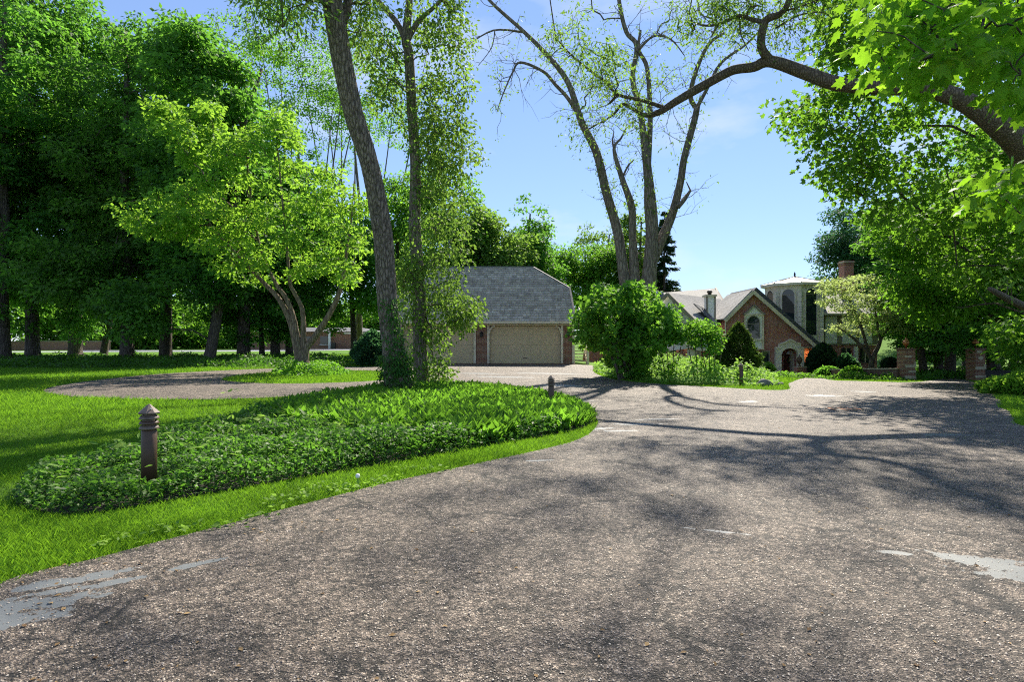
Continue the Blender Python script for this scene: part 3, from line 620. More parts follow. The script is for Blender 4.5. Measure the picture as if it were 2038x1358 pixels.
stp = MB(); stp.box((hx(1562),D-.75,-1.43),(2.0,1.2,.16)); sto2 = stp.build('entry_step', M['terracotta'], H)
MB().box((axm,D+.4,-1.42),(1.32,1.5,.3)).build('landing', M['terracotta'], H)
# lower eave right of the door, wall lamp
MB().box((hx(1610),D-.25,hz(691.5)),(1.15,.6,.12)).build('side_eave', M['timber'], H)
wl = MB().box((hx(1611),D-.06,hz(706)),(.1,.12,.4)).build('wall_lamp', M['black'], H)
MB().lathe([(.05,-.2),(.10,-.12),(.13,.1),(.09,.2),(.03,.26)], (hx(1611),D-.22,hz(706)), 10).build('lamp_glass', M['lamp_on'], wl)
MB().lathe([(.15,.22),(.12,.28),(.02,.38)], (hx(1611),D-.22,hz(706)), 8).build('lamp_cap', M['black'], wl)
# tower
TX, TY, TR = hx(1581.5, 49.3), 49.3, 2.38; TE = hz(572, 49.3)
av = [R(-106+45*k) for k in range(8)]
def tvx(a, r=TR): return (TX+r*math.sin(a), TY-r*math.cos(a))
tw = MB(); ring = [tvx(a) for a in av]; tw.prism([(x, y, HB) for x, y in ring], (0,0,1), TE-HB); two = tw.build('tower', M['stone'], H)
for k in range(8):
    a0, a1 = av[k], av[(k+1) % 8]
    if k > 3: continue
    p0, p1 = Vector((*tvx(a0), 0)), Vector((*tvx(a1), 0)); u = (p1-p0).normalized(); n = Vector((u.y, -u.x, 0)); mid = (p0+p1)/2; hw = .52; zt = TE-.28; zb = hz(665, 47) if k < 2 else hz(667, 47)
    pn = archpane(-hw, hw, zb, zt, 0, 12); base = mid+n*.012
    win = MB().prism([base+u*x+Vector((0,0,z)) for x, z in pn], n, .02).build('arched_window', M['glass'], two)
    fr = MB(); pts = [mid+n*.045+u*x+Vector((0,0,z)) for x, z in pn]
    for q0, q1 in zip(pts, pts[1:]): fr.beam(q0, q1, .09, .09, n)
    fr.build('frame', M['stone'], win)
    MB().beam(mid+n*.05+u*-hw+Vector((0,0,zt-hw)), mid+n*.05+u*hw+Vector((0,0,zt-hw)), .04,.05).build('glazing_bar', M['timber'], win)
    for kk in range(int((TE-.2-1.4)/.42)):                                                   # block joints read as slightly proud corner stones
        zc = 1.4+.42*kk+.2; MB().box((*tvx(a0, TR+.004), zc), (.3,.3,.395), -a0+R(22)).build('stone_block', M['stone'], two)
er = TR+.36; rg0 = [(*tvx(a, er), TE) for a in av]; MB().prism(rg0, (0,0,1), .2).build('tower_cornice', M['stone'], two)
ap = (TX, TY, hz(551, 49.3)); rt = MB(); ring2 = [(*tvx(a, er+.05), TE+.2) for a in av]; rt.add(ring2+[ap], [(k, (k+1) % 8, 8) for k in range(8)]+[tuple(range(8))[::-1]]); rto = rt.build('tower_roof', M['metal_roof'], two)
for k in range(8): MB().beam(Vector(ring2[k])+Vector((0,0,.02)), Vector(ap)+Vector((0,0,.02)), .05,.06).build('roof_seam', M['timber'], rto)
MB().lathe([(.16,-.1),(.10,.05),(.05,.1),(.09,.2),(.02,.42)], ap, 8).build('finial', M['black'], rto)
# left wing: main ridge roof seen at an angle, gable end facing left
def sol(name, pts, m, parent, th=.12, n=None):
    P = [Vector(p) for p in pts]; nn = n or (P[1]-P[0]).cross(P[2]-P[0]).normalized(); 
    return MB().prism(P, nn, th).build(name, m, parent)
Aa, Bb, Cc, Dd = at(1331,583,46.5), at(1460,599,52.5), at(1462,634,49.0), at(1404,656,43.6)
lw = sol('wing_roof', [Aa, Dd, Cc, Bb], M['roof_grey'], H, -.14)
Al = at(1322,596,47.2); E0 = at(1404,656,43.65); lo = at(1404,690,43.65); lo2 = at(1322,700,47.2)
gwl = sol('wing_gable_wall', [Aa+Vector((0,.1,-.15)), E0+Vector((0,.1,-.1)), lo, lo2, Al], M['white'], H, .2)
MB().beam(Aa+Vector((-.1,-.05,-.1)), Dd+Vector((-.1,-.05,-.1)), .12,.28).build('rake_board', M['timber'], lw)
MB().beam(Aa+Vector((-.1,-.05,-.1)), Al+Vector((-.6,.3,-.5)), .12,.28).build('rake_board', M['timber'], lw)
for f in (.18,.42,.66,.86):
    p = Aa.lerp(Dd, f)+Vector((-.14,-.1,-.2)); MB().beam(p, p-Vector((0,0,2.6)), .16,.08).build('timber_stud', M['timber'], gwl)
rr_ = thing; 
RA, RB, RC, RD = at(1285,585.5,53), at(1424,574,54), at(1440,602,50.5), at(1300,612,50)
bkroof = sol('rear_roof', [RA, RD, RC, RB], M['roof_dark'], H, -.14)
sol('rear_gable', [RB+Vector((0,0,-.1)), RC, at(1440,606,55), at(1434,597,57)], M['timber'], H, .15)
MB().beam(RB, at(1434,597,52), .15,.2).build('rake_board', M['timber'], bkroof)
sol('upper_roof', [at(1430,606,52), at(1478,606,52), at(1492,591,55), at(1438,595,55)], M['roof_dark'], H, -.14)
sol('link_roof', [at(1424,628,47.6), at(1456,628,47.6), at(1476,604,51.5), at(1424,604,51.5)], M['roof_grey'], H, -.14)
MB().box((hx(1436,47.7),47.55,hz(629,47.6)),(1.5,.14,.12)).build('gutter', M['cream'], H)
lk = MB().box((hx(1431,47.9),48.2,hz(655,47.9)),(1.2,.6,2.3)).build('link_wall', M['white'], H)
for px in (1421,1430,1437): MB().box((hx(px,47.8),47.85,hz(655,47.9)),(.14,.08,2.3)).build('timber_stud', M['timber'], lk)
MB().box((hx(1433.5,47.8),47.87,hz(655,47.9)),(.2,.05,1.3)).build('pane', M['glass'], lk)
MB().tube([(hx(1443,45),D-.08,hz(632)),(hx(1443,45),D-.08,hz(650)),(hx(1443),D-.08,HB)], .05, 8).build('downpipe', M['cream'], H)
cw = MB().box((hx(1413,46.8),46.9,hz(620,46.8)),(.66,.66,2.6)).build('white_chimney', M['white'], H)
for sx in (-.33,.33): MB().box((hx(1413,46.8)+sx,46.57,hz(620,46.8)),(.12,.1,2.6)).build('corner_board', M['timber'], cw)
MB().box((hx(1413,46.8),46.9,hz(589,46.8)),(.92,.92,.14)).build('cap', M['cream'], cw); MB().lathe([(.17,0),(.17,.2),(.24,.22),(.2,.34),(.03,.42)], (hx(1413,46.8),46.9,hz(587.5,46.8)), 10).build('flue', M['black'], cw)
sol('cricket_roof', [at(1381,604,45.8), at(1418,640,45.2), at(1416,628,46.7), at(1400,612,46.9)], M['roof_dark'], H, -.08)
# low flared porch roof left of the gable
lowr = [(1357,661,45.6),(1400,672,45.4),(1446,676,45.2),(1446,694,43.6),(1391,694,43.6),(1372,686,43.9),(1357,677,44.3)]
lr = MB(); lr.add([at(*p) for p in lowr]+[at(p[0],p[1],p[2])-Vector((0,0,.12)) for p in lowr], [(0,1,2,3,4,5,6),(13,12,11,10,9,8,7)]+[(i,(i+1) % 7,(i+1) % 7+7,i+7) for i in range(7)]); lro = lr.build('porch_roof', M['roof_grey'], H)
for p, q_ in zip(lowr[3:], lowr[4:]): MB().beam(at(*p)-Vector((0,.06,.09)), at(*q_)-Vector((0,.06,.09)), .08,.2).build('fascia', M['cream'], lro)
MB().box((hx(1405),46.4,-.3),(3.6,1.2,2.8)).build('porch_wall', M['brick'], H)
MB().box((hx(1382,44.1),44.2,-.25),(1.0,.25,2.2)).build('porch_pier', M['cream'], H)
# right wing
RW = 48.0
rw = MB().box((hx(1692,RW),RW+1.5,hz(655,RW)),(4.7,3.0,2.75)).build('right_wing_wall', M['timber'], H)
for p0, p1 in ((1642,1665),(1676,1703),(1710,1735)): MB().box((hx((p0+p1)/2,RW),RW-.03,hz(657,RW)),((p1-p0)*RW/FPX,.06,2.35)).build('stucco_panel', M['white'], rw)
MB().box((hx(1692,RW),RW+1.5,hz(712,RW)),(4.6,2.9,2.05)).build('right_wing_base', M['brick'], H)
for p0, p1 in ((1675,1692),(1712,1730)):
    q_ = MB().box((hx((p0+p1)/2,RW),RW+.0,hz(708,RW)),((p1-p0)*RW/FPX,.1,1.25)).build('ground_floor_window', M['glass'], H)
    MB().box((hx((p0+p1)/2,RW),RW-.06,hz(708,RW)),(.06,.04,1.25)).build('mullion', M['cream'], q_)
MB().box((hx(1702,RW),RW-.1,hz(712,RW)),(.28,.2,1.9)).build('pale_pillar', M['white'], H)
rr2 = sol('right_wing_roof', [at(1632,624,47.5), at(1748,624,47.5), at(1742,586,51.5), at(1640,586,51.5)], M['roof_grey'], H, -.14)
MB().box((hx(1690,47.4),47.4,hz(625.5,47.4)),(4.9,.14,.14)).build('gutter', M['cream'], rr2)
ch = MB().box((hx(1684,51),51,hz(552,51)),(.85,.85,2.9)).build('brick_chimney', M['brick'], H)
MB().box((hx(1684,51),51,hz(523,51)),(1.0,1.0,.12)).build('cap', M['band'], ch); MB().box((hx(1684,51),51,hz(527.5,51)),(.95,.95,.1)).build('corbel', M['brick_dark'], ch)
dsh = MB().lathe([(.02,0),(.2,.03),(.33,.10),(.34,.11),(.2,.05)], (0,0,0), 16).build('satellite_dish', M['white'], H)
dsh.location = at(1688,599,46.9); dsh.rotation_euler = (R(80),0,R(20))
MB().beam((0,0,0),(0,.0,-.5),.05,.05).build('bracket', M['black'], dsh)

# ---------------------------------------------------------------- garden walls, gate pillars, urn
def pillar(px, label, plaque):
    b0 = onground(px, 32.6); b0.z -= .1; h = 1.85; t = thing('gate_pillar', label, 'pillar', b0, R(6), 'brick gate pillars'); wdt = .62
    MB().box((0,0,h/2),(wdt,wdt,h)).build('brick_shaft', M['brick_dark'], t); MB().box((0,0,h+.04),(wdt+.08,wdt+.08,.08)).build('cap', M['brick_pale'], t)
    for z, x0, x1, hh in (((.28,-.33,.33,.16),(.62,-.12,.30,.12),(.93,-.32,.30,.14),(1.08,.20,.33,.16),(1.46,-.33,.04,.12)) if not plaque else ((.32,-.33,.33,.15),(.80,-.33,.33,.16),(.95,.18,.33,.12),(1.72,-.24,.04,.13))):
        MB().box(((x0+x1)/2, -wdt/2-.012, z),(x1-x0,.06,hh)).build('stone_band', M['band'], t)
        if x1 > .29: MB().box((wdt/2+.012, -.1, z),(.06,.44,hh)).build('stone_band', M['band'], t)
    if plaque:
        MB().prism([(.17*math.cos(a/16*2*math.pi), -wdt/2-.004, 1.36+.11*math.sin(a/16*2*math.pi)) for a in range(16)], (0,-1,0), .03).build('plaque', M['band'], t)
    ln = MB(); ln.lathe([(.05,0),(.04,.14),(.09,.17),(.16,.24),(.17,.36),(.12,.44),(.08,.46),(.1,.48),(.03,.56),(.02,.62)], (0,0,h+.08), 10); ln.build('lantern', M['copper'], t)
    return t
pillar(1803, 'brick gate pillar with pale stone bands and copper lantern, ending the low wall', False)
pillar(1941, 'brick gate pillar with an oval plaque beside the dark low wall', True)
def gwall(name, label, pts, h, wdt, m, cap):
    t = thing(name, label, 'wall', (pts[0][0], pts[0][1], 0)); o = Vector((pts[0][0], pts[0][1], 0))
    for a, b_ in zip(pts, pts[1:]):
        z0, z1 = gz(*a), gz(*b_); p0, p1 = Vector((*a, z0))-o, Vector((*b_, z1))-o
        MB().beam(p0+Vector((0,0,h/2-.1)), p1+Vector((0,0,h/2-.1)), wdt, h+.2).build('wall_section', m, t)
        MB().beam(p0+Vector((0,0,h+.03)), p1+Vector((0,0,h+.03)), wdt+.08, .07).build('coping', cap, t)
    return t
gwall('garden_wall', 'low brown brick garden wall with pale coping, joining the lantern pillar', [(hx(1790,32.7),32.7),(hx(1700,35.5),35.5),(hx(1640,40.5),40.5)], .62, .3, M['brick_pale'], M['band'])
gwall('garden_wall', 'short dark low wall beside the plaque pillar', [(hx(1955,32.7),32.8),(hx(2014,32.0),32.0)], .5, .3, M['black'], M['black'])
gwall('garden_wall', 'small brick entry wall carrying the urn beside the front door', [(hx(1584,42.2),42.2),(hx(1614,42.8),42.8)], .85, .34, M['brick'], M['band'])
gwall('garden_wall', 'plain red brick wall behind the big round shrub', [(5.6,44.2),(11.5,45.4),(13.6,45.6)], 1.55, .3, M['brick'], M['brick_dark'])
u = thing('urn', 'dark metal urn on the small entry wall', 'urn', (hx(1591,42.3),42.3,gz(hx(1591,42.3),42.3)+.92))
MB().lathe([(.14,0),(.12,.04),(.05,.1),(.05,.18),(.12,.26),(.19,.4),(.2,.52),(.15,.6)], (0,0,0), 12).build('bowl', M['bronze'], u); MB().lathe([(.17,.6),(.14,.68),(.04,.74),(.05,.8),(.015,.88)], (0,0,0), 12).build('lid', M['bronze'], u)

# ---------------------------------------------------------------- neighbours across the street
nb = thing('neighbour_house', 'orange brick bungalow across the far street, behind the bright tree', 'house', (-36,97.5,0))
MB().box((1.5,4,1.4),(22,8,3.3)).build('wall', M['brick_orange'], nb); MB().add([(-10,-.8,3.1),(13,-.8,3.1),(13,8.8,3.1),(-10,8.8,3.1),(-6,4,3.9),(9,4,3.9)], [(0,1,5,4),(2,3,4,5),(1,2,5),(3,0,4),(0,3,2,1)]).build('roof', M['roof_dark'], nb)
for x in (-4.5,1.0,3.8): 
    wq = MB().box((x,-.03,1.6),(1.3,.1,1.4)).build('window', M['glass'], nb); MB().box((x,-.1,.86),(1.5,.14,.1)).build('sill', M['white'], nb)
MB().box((4.9,-.5,1.5),(.35,.35,3.1)).build('porch_post', M['white'], nb)
ng = thing('neighbour_garage', 'low garage with a pale blue door across the far street', 'garage', (-25,98,0))
MB().box((0,2.5,1.3),(6.9,5,2.9)).build('wall', M['white'], ng); MB().box((0,2.3,2.85),(7.6,6,.3)).build('flat_roof', M['white'], ng)
gd = MB().box((0,-.03,1.05),(6.3,.08,2.2)).build('door', M['blue_door'], ng)
for k in range(4): MB().box((0,-.09,.25+.54*k),(6.25,.05,.51)).build('panel', M['blue_door'], gd)
wb = thing('wheelie_bin', 'dark wheeled bin beside the pale blue garage', 'bin', (-30.2,96.3,0)); MB().box((0,0,.55),(.55,.6,1.1),0,1.15).build('body', M['black'], wb); MB().box((0,0,1.14),(.7,.75,.08)).build('lid', M['black'], wb)
for sx in (-.25,.25): MB().tube([(sx-.04,.3,.12),(sx+.04,.3,.12)], .12, 10).build('wheel', M['black'], wb)
fw = thing('street_wall', 'long low orange brick wall across the far street', 'wall', (-85,92,0)); MB().box((0,0,.65),(40,.4,1.5)).build('wall_section', M['brick_orange'], fw); MB().box((0,0,1.44),(40.2,.5,.1)).build('coping', M['band'], fw)

# ---------------------------------------------------------------- lamp bollards, rocks, drain
def bollard(px, d, label):
    b0 = onground(px, d); t = thing('lamp_bollard', label, 'bollard', b0, R(px % 40), 'louvred lamp bollards along the drive')
    MB().lathe([(.070,-.1),(.070,.60),(.064,.605)], (0,0,0), 20).build('post', M['bronze'], t)
    MB().lathe([(.062,.60),(.062,.76)], (0,0,0), 14).build('lamp_core', M['bronze_lt'], t)
    for k in range(3):
        z = .625+k*.05; MB().lathe([(.070,z-.012),(.088,z-.008),(.090,z),(.074,z+.026),(.064,z+.022)], (0,0,0), 20).build('louvre', M['bronze_lt'] if k != 1 else M['bronze'], t)
    c = MB(); c.lathe([(.094,.768),(.098,.782),(.012,.862),(.004,.866)], (0,0,0), 8, False); c.build('cap', M['bronze_lt'], t); MB().lathe([(.006,0),(.008,.01),(.002,.014)], (.03,-.055,.815), 6).build('screw', M['white'], t)
    return t
bollard(297, 5.72, 'brown lamp bollard with chalky cap rising from the low leafy bed, nearest the camera')
bollard(1097, 13.9, 'brown lamp bollard at the pointed end of the leafy bed')
bollard(1475, 21.6, 'brown lamp bollard on the shrub island in front of the conical evergreen')
def rock(px, d, r, label):
    b0 = onground(px, d); bm = bmesh.new(); bmesh.ops.create_icosphere(bm, subdivisions=3, radius=r); rg = random.Random(px)
    ph = [rg.uniform(0, 6) for _ in range(6)]
    for v in bm.verts:
        n = v.co.normalized(); f = 1+.16*math.sin(n.x*3+ph[0])+.13*math.sin(n.y*4+ph[1])+.10*math.sin(n.z*5+ph[2])+.05*math.sin(n.x*9+n.y*7+ph[3]); v.co = Vector((n.x*r*1.25*f, n.y*r*f, n.z*r*.85*f))
    me = bpy.data.meshes.new('boulder'); bm.to_mesh(me); bm.free(); me.materials.append(M['rock']); me.polygons.foreach_set('use_smooth', [True]*len(me.polygons))
    o = link('boulder', me); o.location = (b0.x, b0.y, b0.z+r*.45); return tag(o, label, 'rock', 'boulders edging the shrub island')
rock(1522, 21.4, .21, 'largest grey boulder at the tip of the shrub island')
rock(1551, 21.8, .11, 'small brown boulder at the sharp end of the shrub island')
rock(1539, 22.4, .10, 'small flat boulder just behind the largest grey one')
dc = hit(1680, 818); dr = thing('drain_cover', 'round rusty drain cover in the open driveway', 'drain cover', (*dc, gz(*dc)+.034))
MB().lathe([(.40,0),(.40,.006),(.36,.008),(.02,.008)], (0,0,0), 24).build('rim', M['bronze'], dr)
for k in range(-3,4): MB().box((k*.1, 0, .012),(.045, 2*math.sqrt(.34**2-(k*.1)**2), .012)).build('bar', M['copper'] if k % 2 else M['timber'], dr)

# ---------------------------------------------------------------- trees
def pxpoints(rng, n, poly, d0, d1):
    """points in the volume whose outline, seen from the drive, is poly (photo coordinates), between two distances"""
    P = np.array(poly, float); lo, hi = P.min(0), P.max(0); out = []
    while len(out) < n:
        q = lo+(hi-lo)*rng.random((n*3, 2)); q = q[inpoly(q[:,0], q[:,1], P)]; d = d0+(d1-d0)*rng.random(len(q))
        out += list(np.stack([(q[:,0]-CX)/FPX*d, d, CAMH-(q[:,1]-CY)/FPX*d], 1))
    return np.array(out[:n])
def pxstem(pts, dflt):
    """(px, py, width in px[, distance]) -> smooth stem in metres"""
    o = []
    for p in pts:
        d = p[3] if len(p) > 3 else dflt; v = at(p[0], p[1], d); o.append((v.x, v.y, v.z, p[2]*d/FPX/2))
    return spline(o, 5)
def build_tree(name, label, cat, rng, stems, C, per, csize, lsize, lmat, bmat, tmpl=RHOMB, flat=.6, droop=.35, up=1.0, tone=.5, rtip=.018, updown=.6, rmax=.2, n=12, join=True, sag=.12, group=None, minr=0.0, twig=None):
    base = Vector(stems[0][0][0]); t = thing(name, label, cat, base, 0, group); b = np.array(base)
    st = [([tuple(np.array(p)-b) for p in pts], rad) for pts, rad in stems]; Cl = C-b
    br = skeleton(rng, st, Cl, rtip=rtip, updown=updown, rmax=rmax, sag=sag) if join else []
    if twig:
        tb, tips = twigs(rng, st, *twig[0]); br = br+tb; per = np.concatenate([np.broadcast_to(per, (len(Cl),)), np.full(len(tips), twig[1])]); Cl = np.concatenate([Cl, tips])
    wood('trunk', st, br, bmat, t, n, minr)
    V, F, ti = clump_leaves(rng, Cl, csize*(.7+.6*rng.random(len(Cl))), per, lsize, tmpl, flat, droop, up, tone)
    cr = tag(link('crown', mesh_np('crown', V, F, lmat, False, {'tint': ti}), t), kind='stuff'); return t, cr

# big maples of the grove on the left: three forms, copied
def grove_form(seed, h, rad, low, label, loc, r0=.48, lean=(0,0)):
    rng = np.random.default_rng(seed); lobes = [((0,0,low+(h-low)*.5),(rad*.85,rad*.85,(h-low)*.5))]
    for k in range(9):
        a = rng.random()*6.28; z = low+(h-low)*(.08+.78*rng.random()); q = rad*(.55+.25*rng.random()); lobes.append(((q*math.cos(a), q*math.sin(a), z),(rad*.45, rad*.45, 2.2)))
    return make_tree('maple_tree', label, 'tree', rng, [trunk(rng, h*.9, r0, lean, .25)], lobes, 330, 105, 1.0, .31, M['L_grove'], M['bark_dark'], RHOMB, loc, .42, .55, .45, .8, .8, .022, .5, 'shady maples of the grove', minr=.03)
GR = 'shady maples of the grove'
mA = grove_form(11, 30.5, 6.0, 2.2, 'tall dark maple with a thick trunk cut by the picture edge', onground(6, 40))
mB = grove_form(12, 26.5, 5.7, 2.0, 'tall maple whose thick trunk flares below the brightest gap of the grove', onground(253, 41))
mC = grove_form(13, 22, 4.8, 2.0, 'dark maple with a leaning trunk halfway along the grove', onground(415, 38), .36, (3.2,0))
for m_, px, d, rz, s, sz, lab in ((mB,65,44,2.0,1.02,1.22,'tall maple with a straight dark trunk second from the edge of the grove'), (mC,205,47,1.1,.8,1.0,'thin trunked young maple between the two thickest grove trunks'),
    (mA,330,44.5,4.0,.95,.92,'tall maple with a straight trunk standing over the bend of the side drive'), (mB,485,42,3.3,1.0,.74,'thick flared maple trunk close to the leaning one'),
    (mC,522,46,2.2,.62,.75,'thin young maple just beyond the thick flared trunk'), (mA,548,45.5,1.0,.82,.66,'maple with a broad trunk hidden partly by the bright multi stemmed tree'),
    (mC,576,47.5,5.0,.85,.80,'slim maple right behind the stems of the bright tree'), (mA,-75,46,1.0,1.0,1.05,'maple beyond the picture edge whose branches fill the corner'), (mB,150,50,5.0,1.1,1.22,'maple set back behind the others, filling the top of the grove')):
    copy_tree(m_, lab, onground(px, d), rz, s, GR, sz)
# airy tall trees behind the grove
rng = np.random.default_rng(21)
for k, (px, d, pts, lab) in enumerate(((600,56,[(520,90),(480,60),(560,30),(620,70),(650,160),(560,130),(600,220),(660,260),(540,200),(500,140)],'airy tall tree with thin upright stems above the bright tree'), (715,60,[(640,120),(700,90),(760,130),(700,190),(660,200),(720,250),(770,220),(690,290)],'airy tall tree partly hidden by the leaning trunk'))):
    b0 = onground(px, d); st = [spline([(b0.x,b0.y,b0.z-.3,.4),(b0.x,b0.y,6,.3),(b0.x+.3,b0.y,12,.2),(b0.x-.5,b0.y,22,.1)])]
    for j in range(7):
        q = at(px-120+40*j+rng.normal()*10, 250-170*rng.random(), d+rng.normal()*2); st.append(spline([(b0.x,b0.y,6.5+rng.random()*5,.12),((b0.x*.5+q.x*.5),b0.y,14,.09),(q.x,q.y,q.z,.03)]))
    C = np.concatenate([np.array(at(x, y, d))[None]+rng.normal(size=(16,3))*np.array([2.1,2.0,1.2]) for x, y in pts])
    build_tree('airy_tree', lab, 'tree', rng, st, C, 60, 1.0, .26, M['L_mid'], M['bark_grey'], RHOMB, .5, .5, .8, .5, .016, .3, group='airy trees behind the grove')
# trees behind the garage and house
def back(seed, px, d, top, rad, lab, lm, n=200, per=95, lowf=.22, flatr=1.0, ls=.30, name='background_tree', grp='trees behind the buildings', bmat='bark_dark'):
    rng = np.random.default_rng(seed); b0 = onground(px, d); h = CAMH+(CY-top)/FPX*d-b0.z; low = h*lowf; lobes = [((0,0,(low+h)/2),(rad*.8,rad*.8,(h-low)*.5))]
    for k in range(7):
        a = rng.random()*6.28; f = rng.random(); lobes.append(((rad*.6*math.cos(a), rad*.6*math.sin(a), low+(h-low)*(.15+.7*f)),(rad*.5, rad*.5, (h-low)*.18)))
    return make_tree(name, lab, 'tree', rng, [trunk(rng, h*.88, .3, (rng.normal()*.5,0), .2)], lobes, n, per, rad*.2+.25, ls, M[lm], M[bmat], RHOMB, b0, .45, .6, .4, .9, .6, .02, .5, grp, minr=.03)
back(31, 905, 49, 345, 4.0, 'bushy green tree behind the garage roof, nearest the ivy clad trunk', 'L_mid', 210)
back(32, 985, 50, 415, 3.2, 'pale green bushy tree over the middle of the garage ridge', 'L_olive', 170)
back(33, 1052, 55, 388, 3.4, 'deep green tree rising highest over the garage roof end', 'L_grove', 210)
back(34, 1170, 60, 478, 4.2, 'broad spreading tree in the gap between garage and bare limbs', 'L_mid', 190, lowf=.3)
back(35, 1212, 66, 436, 3.6, 'sparse yellowish tree behind the bare limbed tree', 'L_olive', 110, 60)
back(36, 1262, 58, 402, 2.0, 'narrow olive green tree seen between the bare limbs', 'L_olive', 110, 80)
back(37, 800, 55, 330, 4.2, 'shaded green tree behind the leaning trunk', 'L_mid', 190)
back(38, 705, 52, 420, 4.6, 'dark low spreading tree behind the bright tree', 'L_grove', 220, lowf=.25)
back(39, 1702, 64, 392, 4.6, 'dark blue green tree rising behind the brick chimney', 'L_blue', 260)
back(40, 1790, 70, 470, 5.0, 'dark blue green tree behind the pale dogwood', 'L_blue', 200)
# spruce
def spruce(px, d, top, rad, lab, seed):
    rng = np.random.default_rng(seed); b0 = onground(px, d); h = CAMH+(CY-top)/FPX*d-b0.z; t = thing('spruce_tree', lab, 'tree', b0, 0, 'spruces behind the house')
    MB().tube([(0,0,-.3),(0,0,h*.5),(0,0,h)], [.28,.16,.02], 8).build('trunk', M['bark_dark'], t); P = []; T = []
    for k in range(150):
        z = h*(.1+.9*rng.random()**1.2); rr = rad*(1-z/h)**.8*(.6+.5*rng.random())+.15; a = rng.random()*6.28; m = int(40+90*rr)
        f = rng.random(m)**.7; dirv = np.array([math.cos(a), math.sin(a), 0]); p = dirv[None]*(f*rr)[:,None]+np.array([0,0,z])[None]; p[:,2] += -.35*rr*f+.22*rr*f*f; p += rng.normal(size=(m,3))*np.array([.13,.13,.06])*(.5+rr*.3)
        P.append(p); T.append(dirv[None]*.8+rng.normal(size=(m,3))*.5+np.array([0,0,-.55])[None])
    P = np.concatenate(P); T = np.concatenate(T); V, F = leaves(P, T, rng.normal(size=P.shape)+np.array([0,0,.6]), .30*(.6+.8*rng.random(len(P))), LANCE)
    tag(link('crown', mesh_np('crown', V, F, M['L_conifer'], False, {'tint': np.repeat(rng.random(len(P)), 4)}), t), kind='stuff')
spruce(1322, 60, 420, 3.0, 'dark pointed spruce behind the bare limbed tree', 51)
spruce(1290, 66, 450, 2.8, 'shorter spruce half hidden behind the bare trunks', 52)

# bright multi stemmed tree on its ivy ring
rng = np.random.default_rng(61); DB = 27.5
stems = [pxstem([(602,740,30),(601,718,27),(588,678,15),(577,638,12),(555,595,10),(522,560,8),(470,505,5,26.5),(420,450,3,26)], DB), pxstem([(598,722,16),(592,672,12),(582,625,10),(569,593,9),(549,564,7),(520,500,5,28.5),(500,400,3.5,29),(490,300,2)], DB),
         pxstem([(604,722,16),(604,682,12),(602,619,9),(586,583,8),(577,560,7),(570,480,5),(560,380,3.5),(550,260,2)], DB), pxstem([(606,720,18),(610,693,14),(626,672,13),(655,627,11),(673,589,9),(681,560,8),(690,500,5),(700,430,3),(705,360,2)], DB)]
C = np.concatenate([pxpoints(rng, 215, [(345,215),(360,260),(420,205),(450,270),(560,235),(600,300),(650,330),(720,380),(735,440),(725,500),(690,560),(640,545),(560,560),(480,560),(420,520),(370,450),(340,400),(400,330),(360,290),(300,215),(330,190)], 25, 30.5), pxpoints(rng, 40, [(225,410),(330,375),(420,400),(430,470),(340,480),(260,450)], 24.5, 28), pxpoints(rng, 22, [(300,205),(330,200),(400,330),(370,340)], 26, 28), pxpoints(rng, 14, [(405,210),(425,205),(440,300),(420,300)], 27, 28), pxpoints(rng, 14, [(545,225),(575,220),(590,300),(560,300)], 27, 29)])
build_tree('ornamental_tree', 'bright yellow green tree with several tan stems on the ivy ring', 'tree', rng, stems, C, 62, .58, .22, M['L_bright'], M['bark_tan'], RHOMB, .6, .4, .8, .5, .012, .5, rmax=.07)

# leaning furrowed trunk in the planting bed, crown mostly above the picture
rng = np.random.default_rng(71)
lean = [(800,815,84,15.6),(796,785,72,15.6),(792,765,62,15.5),(786,712,51,15.4),(776,640,45,15.2),(771,606,43,15.1),(765,500,42,14.8),(758,442,42,14.6),(737,331,39,14.2),(702,220,42,13.8),(679,110,44,13.5),(661,0,42,13.2),(645,-120,38,13),(650,-300,32,13.2),(680,-480,22,13.6)]
stL = pxstem([(x, y, w*.86, d) for x, y, w, d in lean], 15); extra = [pxstem([(672,60,22,13.4),(690,20,18,13.5),(700,-60,16,13.8),(760,-300,9,14.5)], 13), pxstem([(648,-150,20,13),(560,-300,12,12.4),(480,-420,6,12)], 13)]
C = np.concatenate([pxpoints(rng, 13, [(470,-20),(640,-20),(640,30),(600,50),(540,60),(490,50)], 11, 13.5), pxpoints(rng, 12, [(690,-10),(760,-10),(740,60),(700,110)], 13, 15), pxpoints(rng, 190, [(300,-60),(300,-600),(900,-620),(950,-100),(700,-60)], 9.5, 19)])
tl, cl = build_tree('leaning_tree', 'big leaning trunk with deeply furrowed bark rising from the leafy bed', 'tree', rng, [stL]+extra, C, 90, .6, .13, M['L_olive'], M['bark_limb'], LANCE, .7, .6, .5, .5, .014, .4, rmax=.12, n=14)
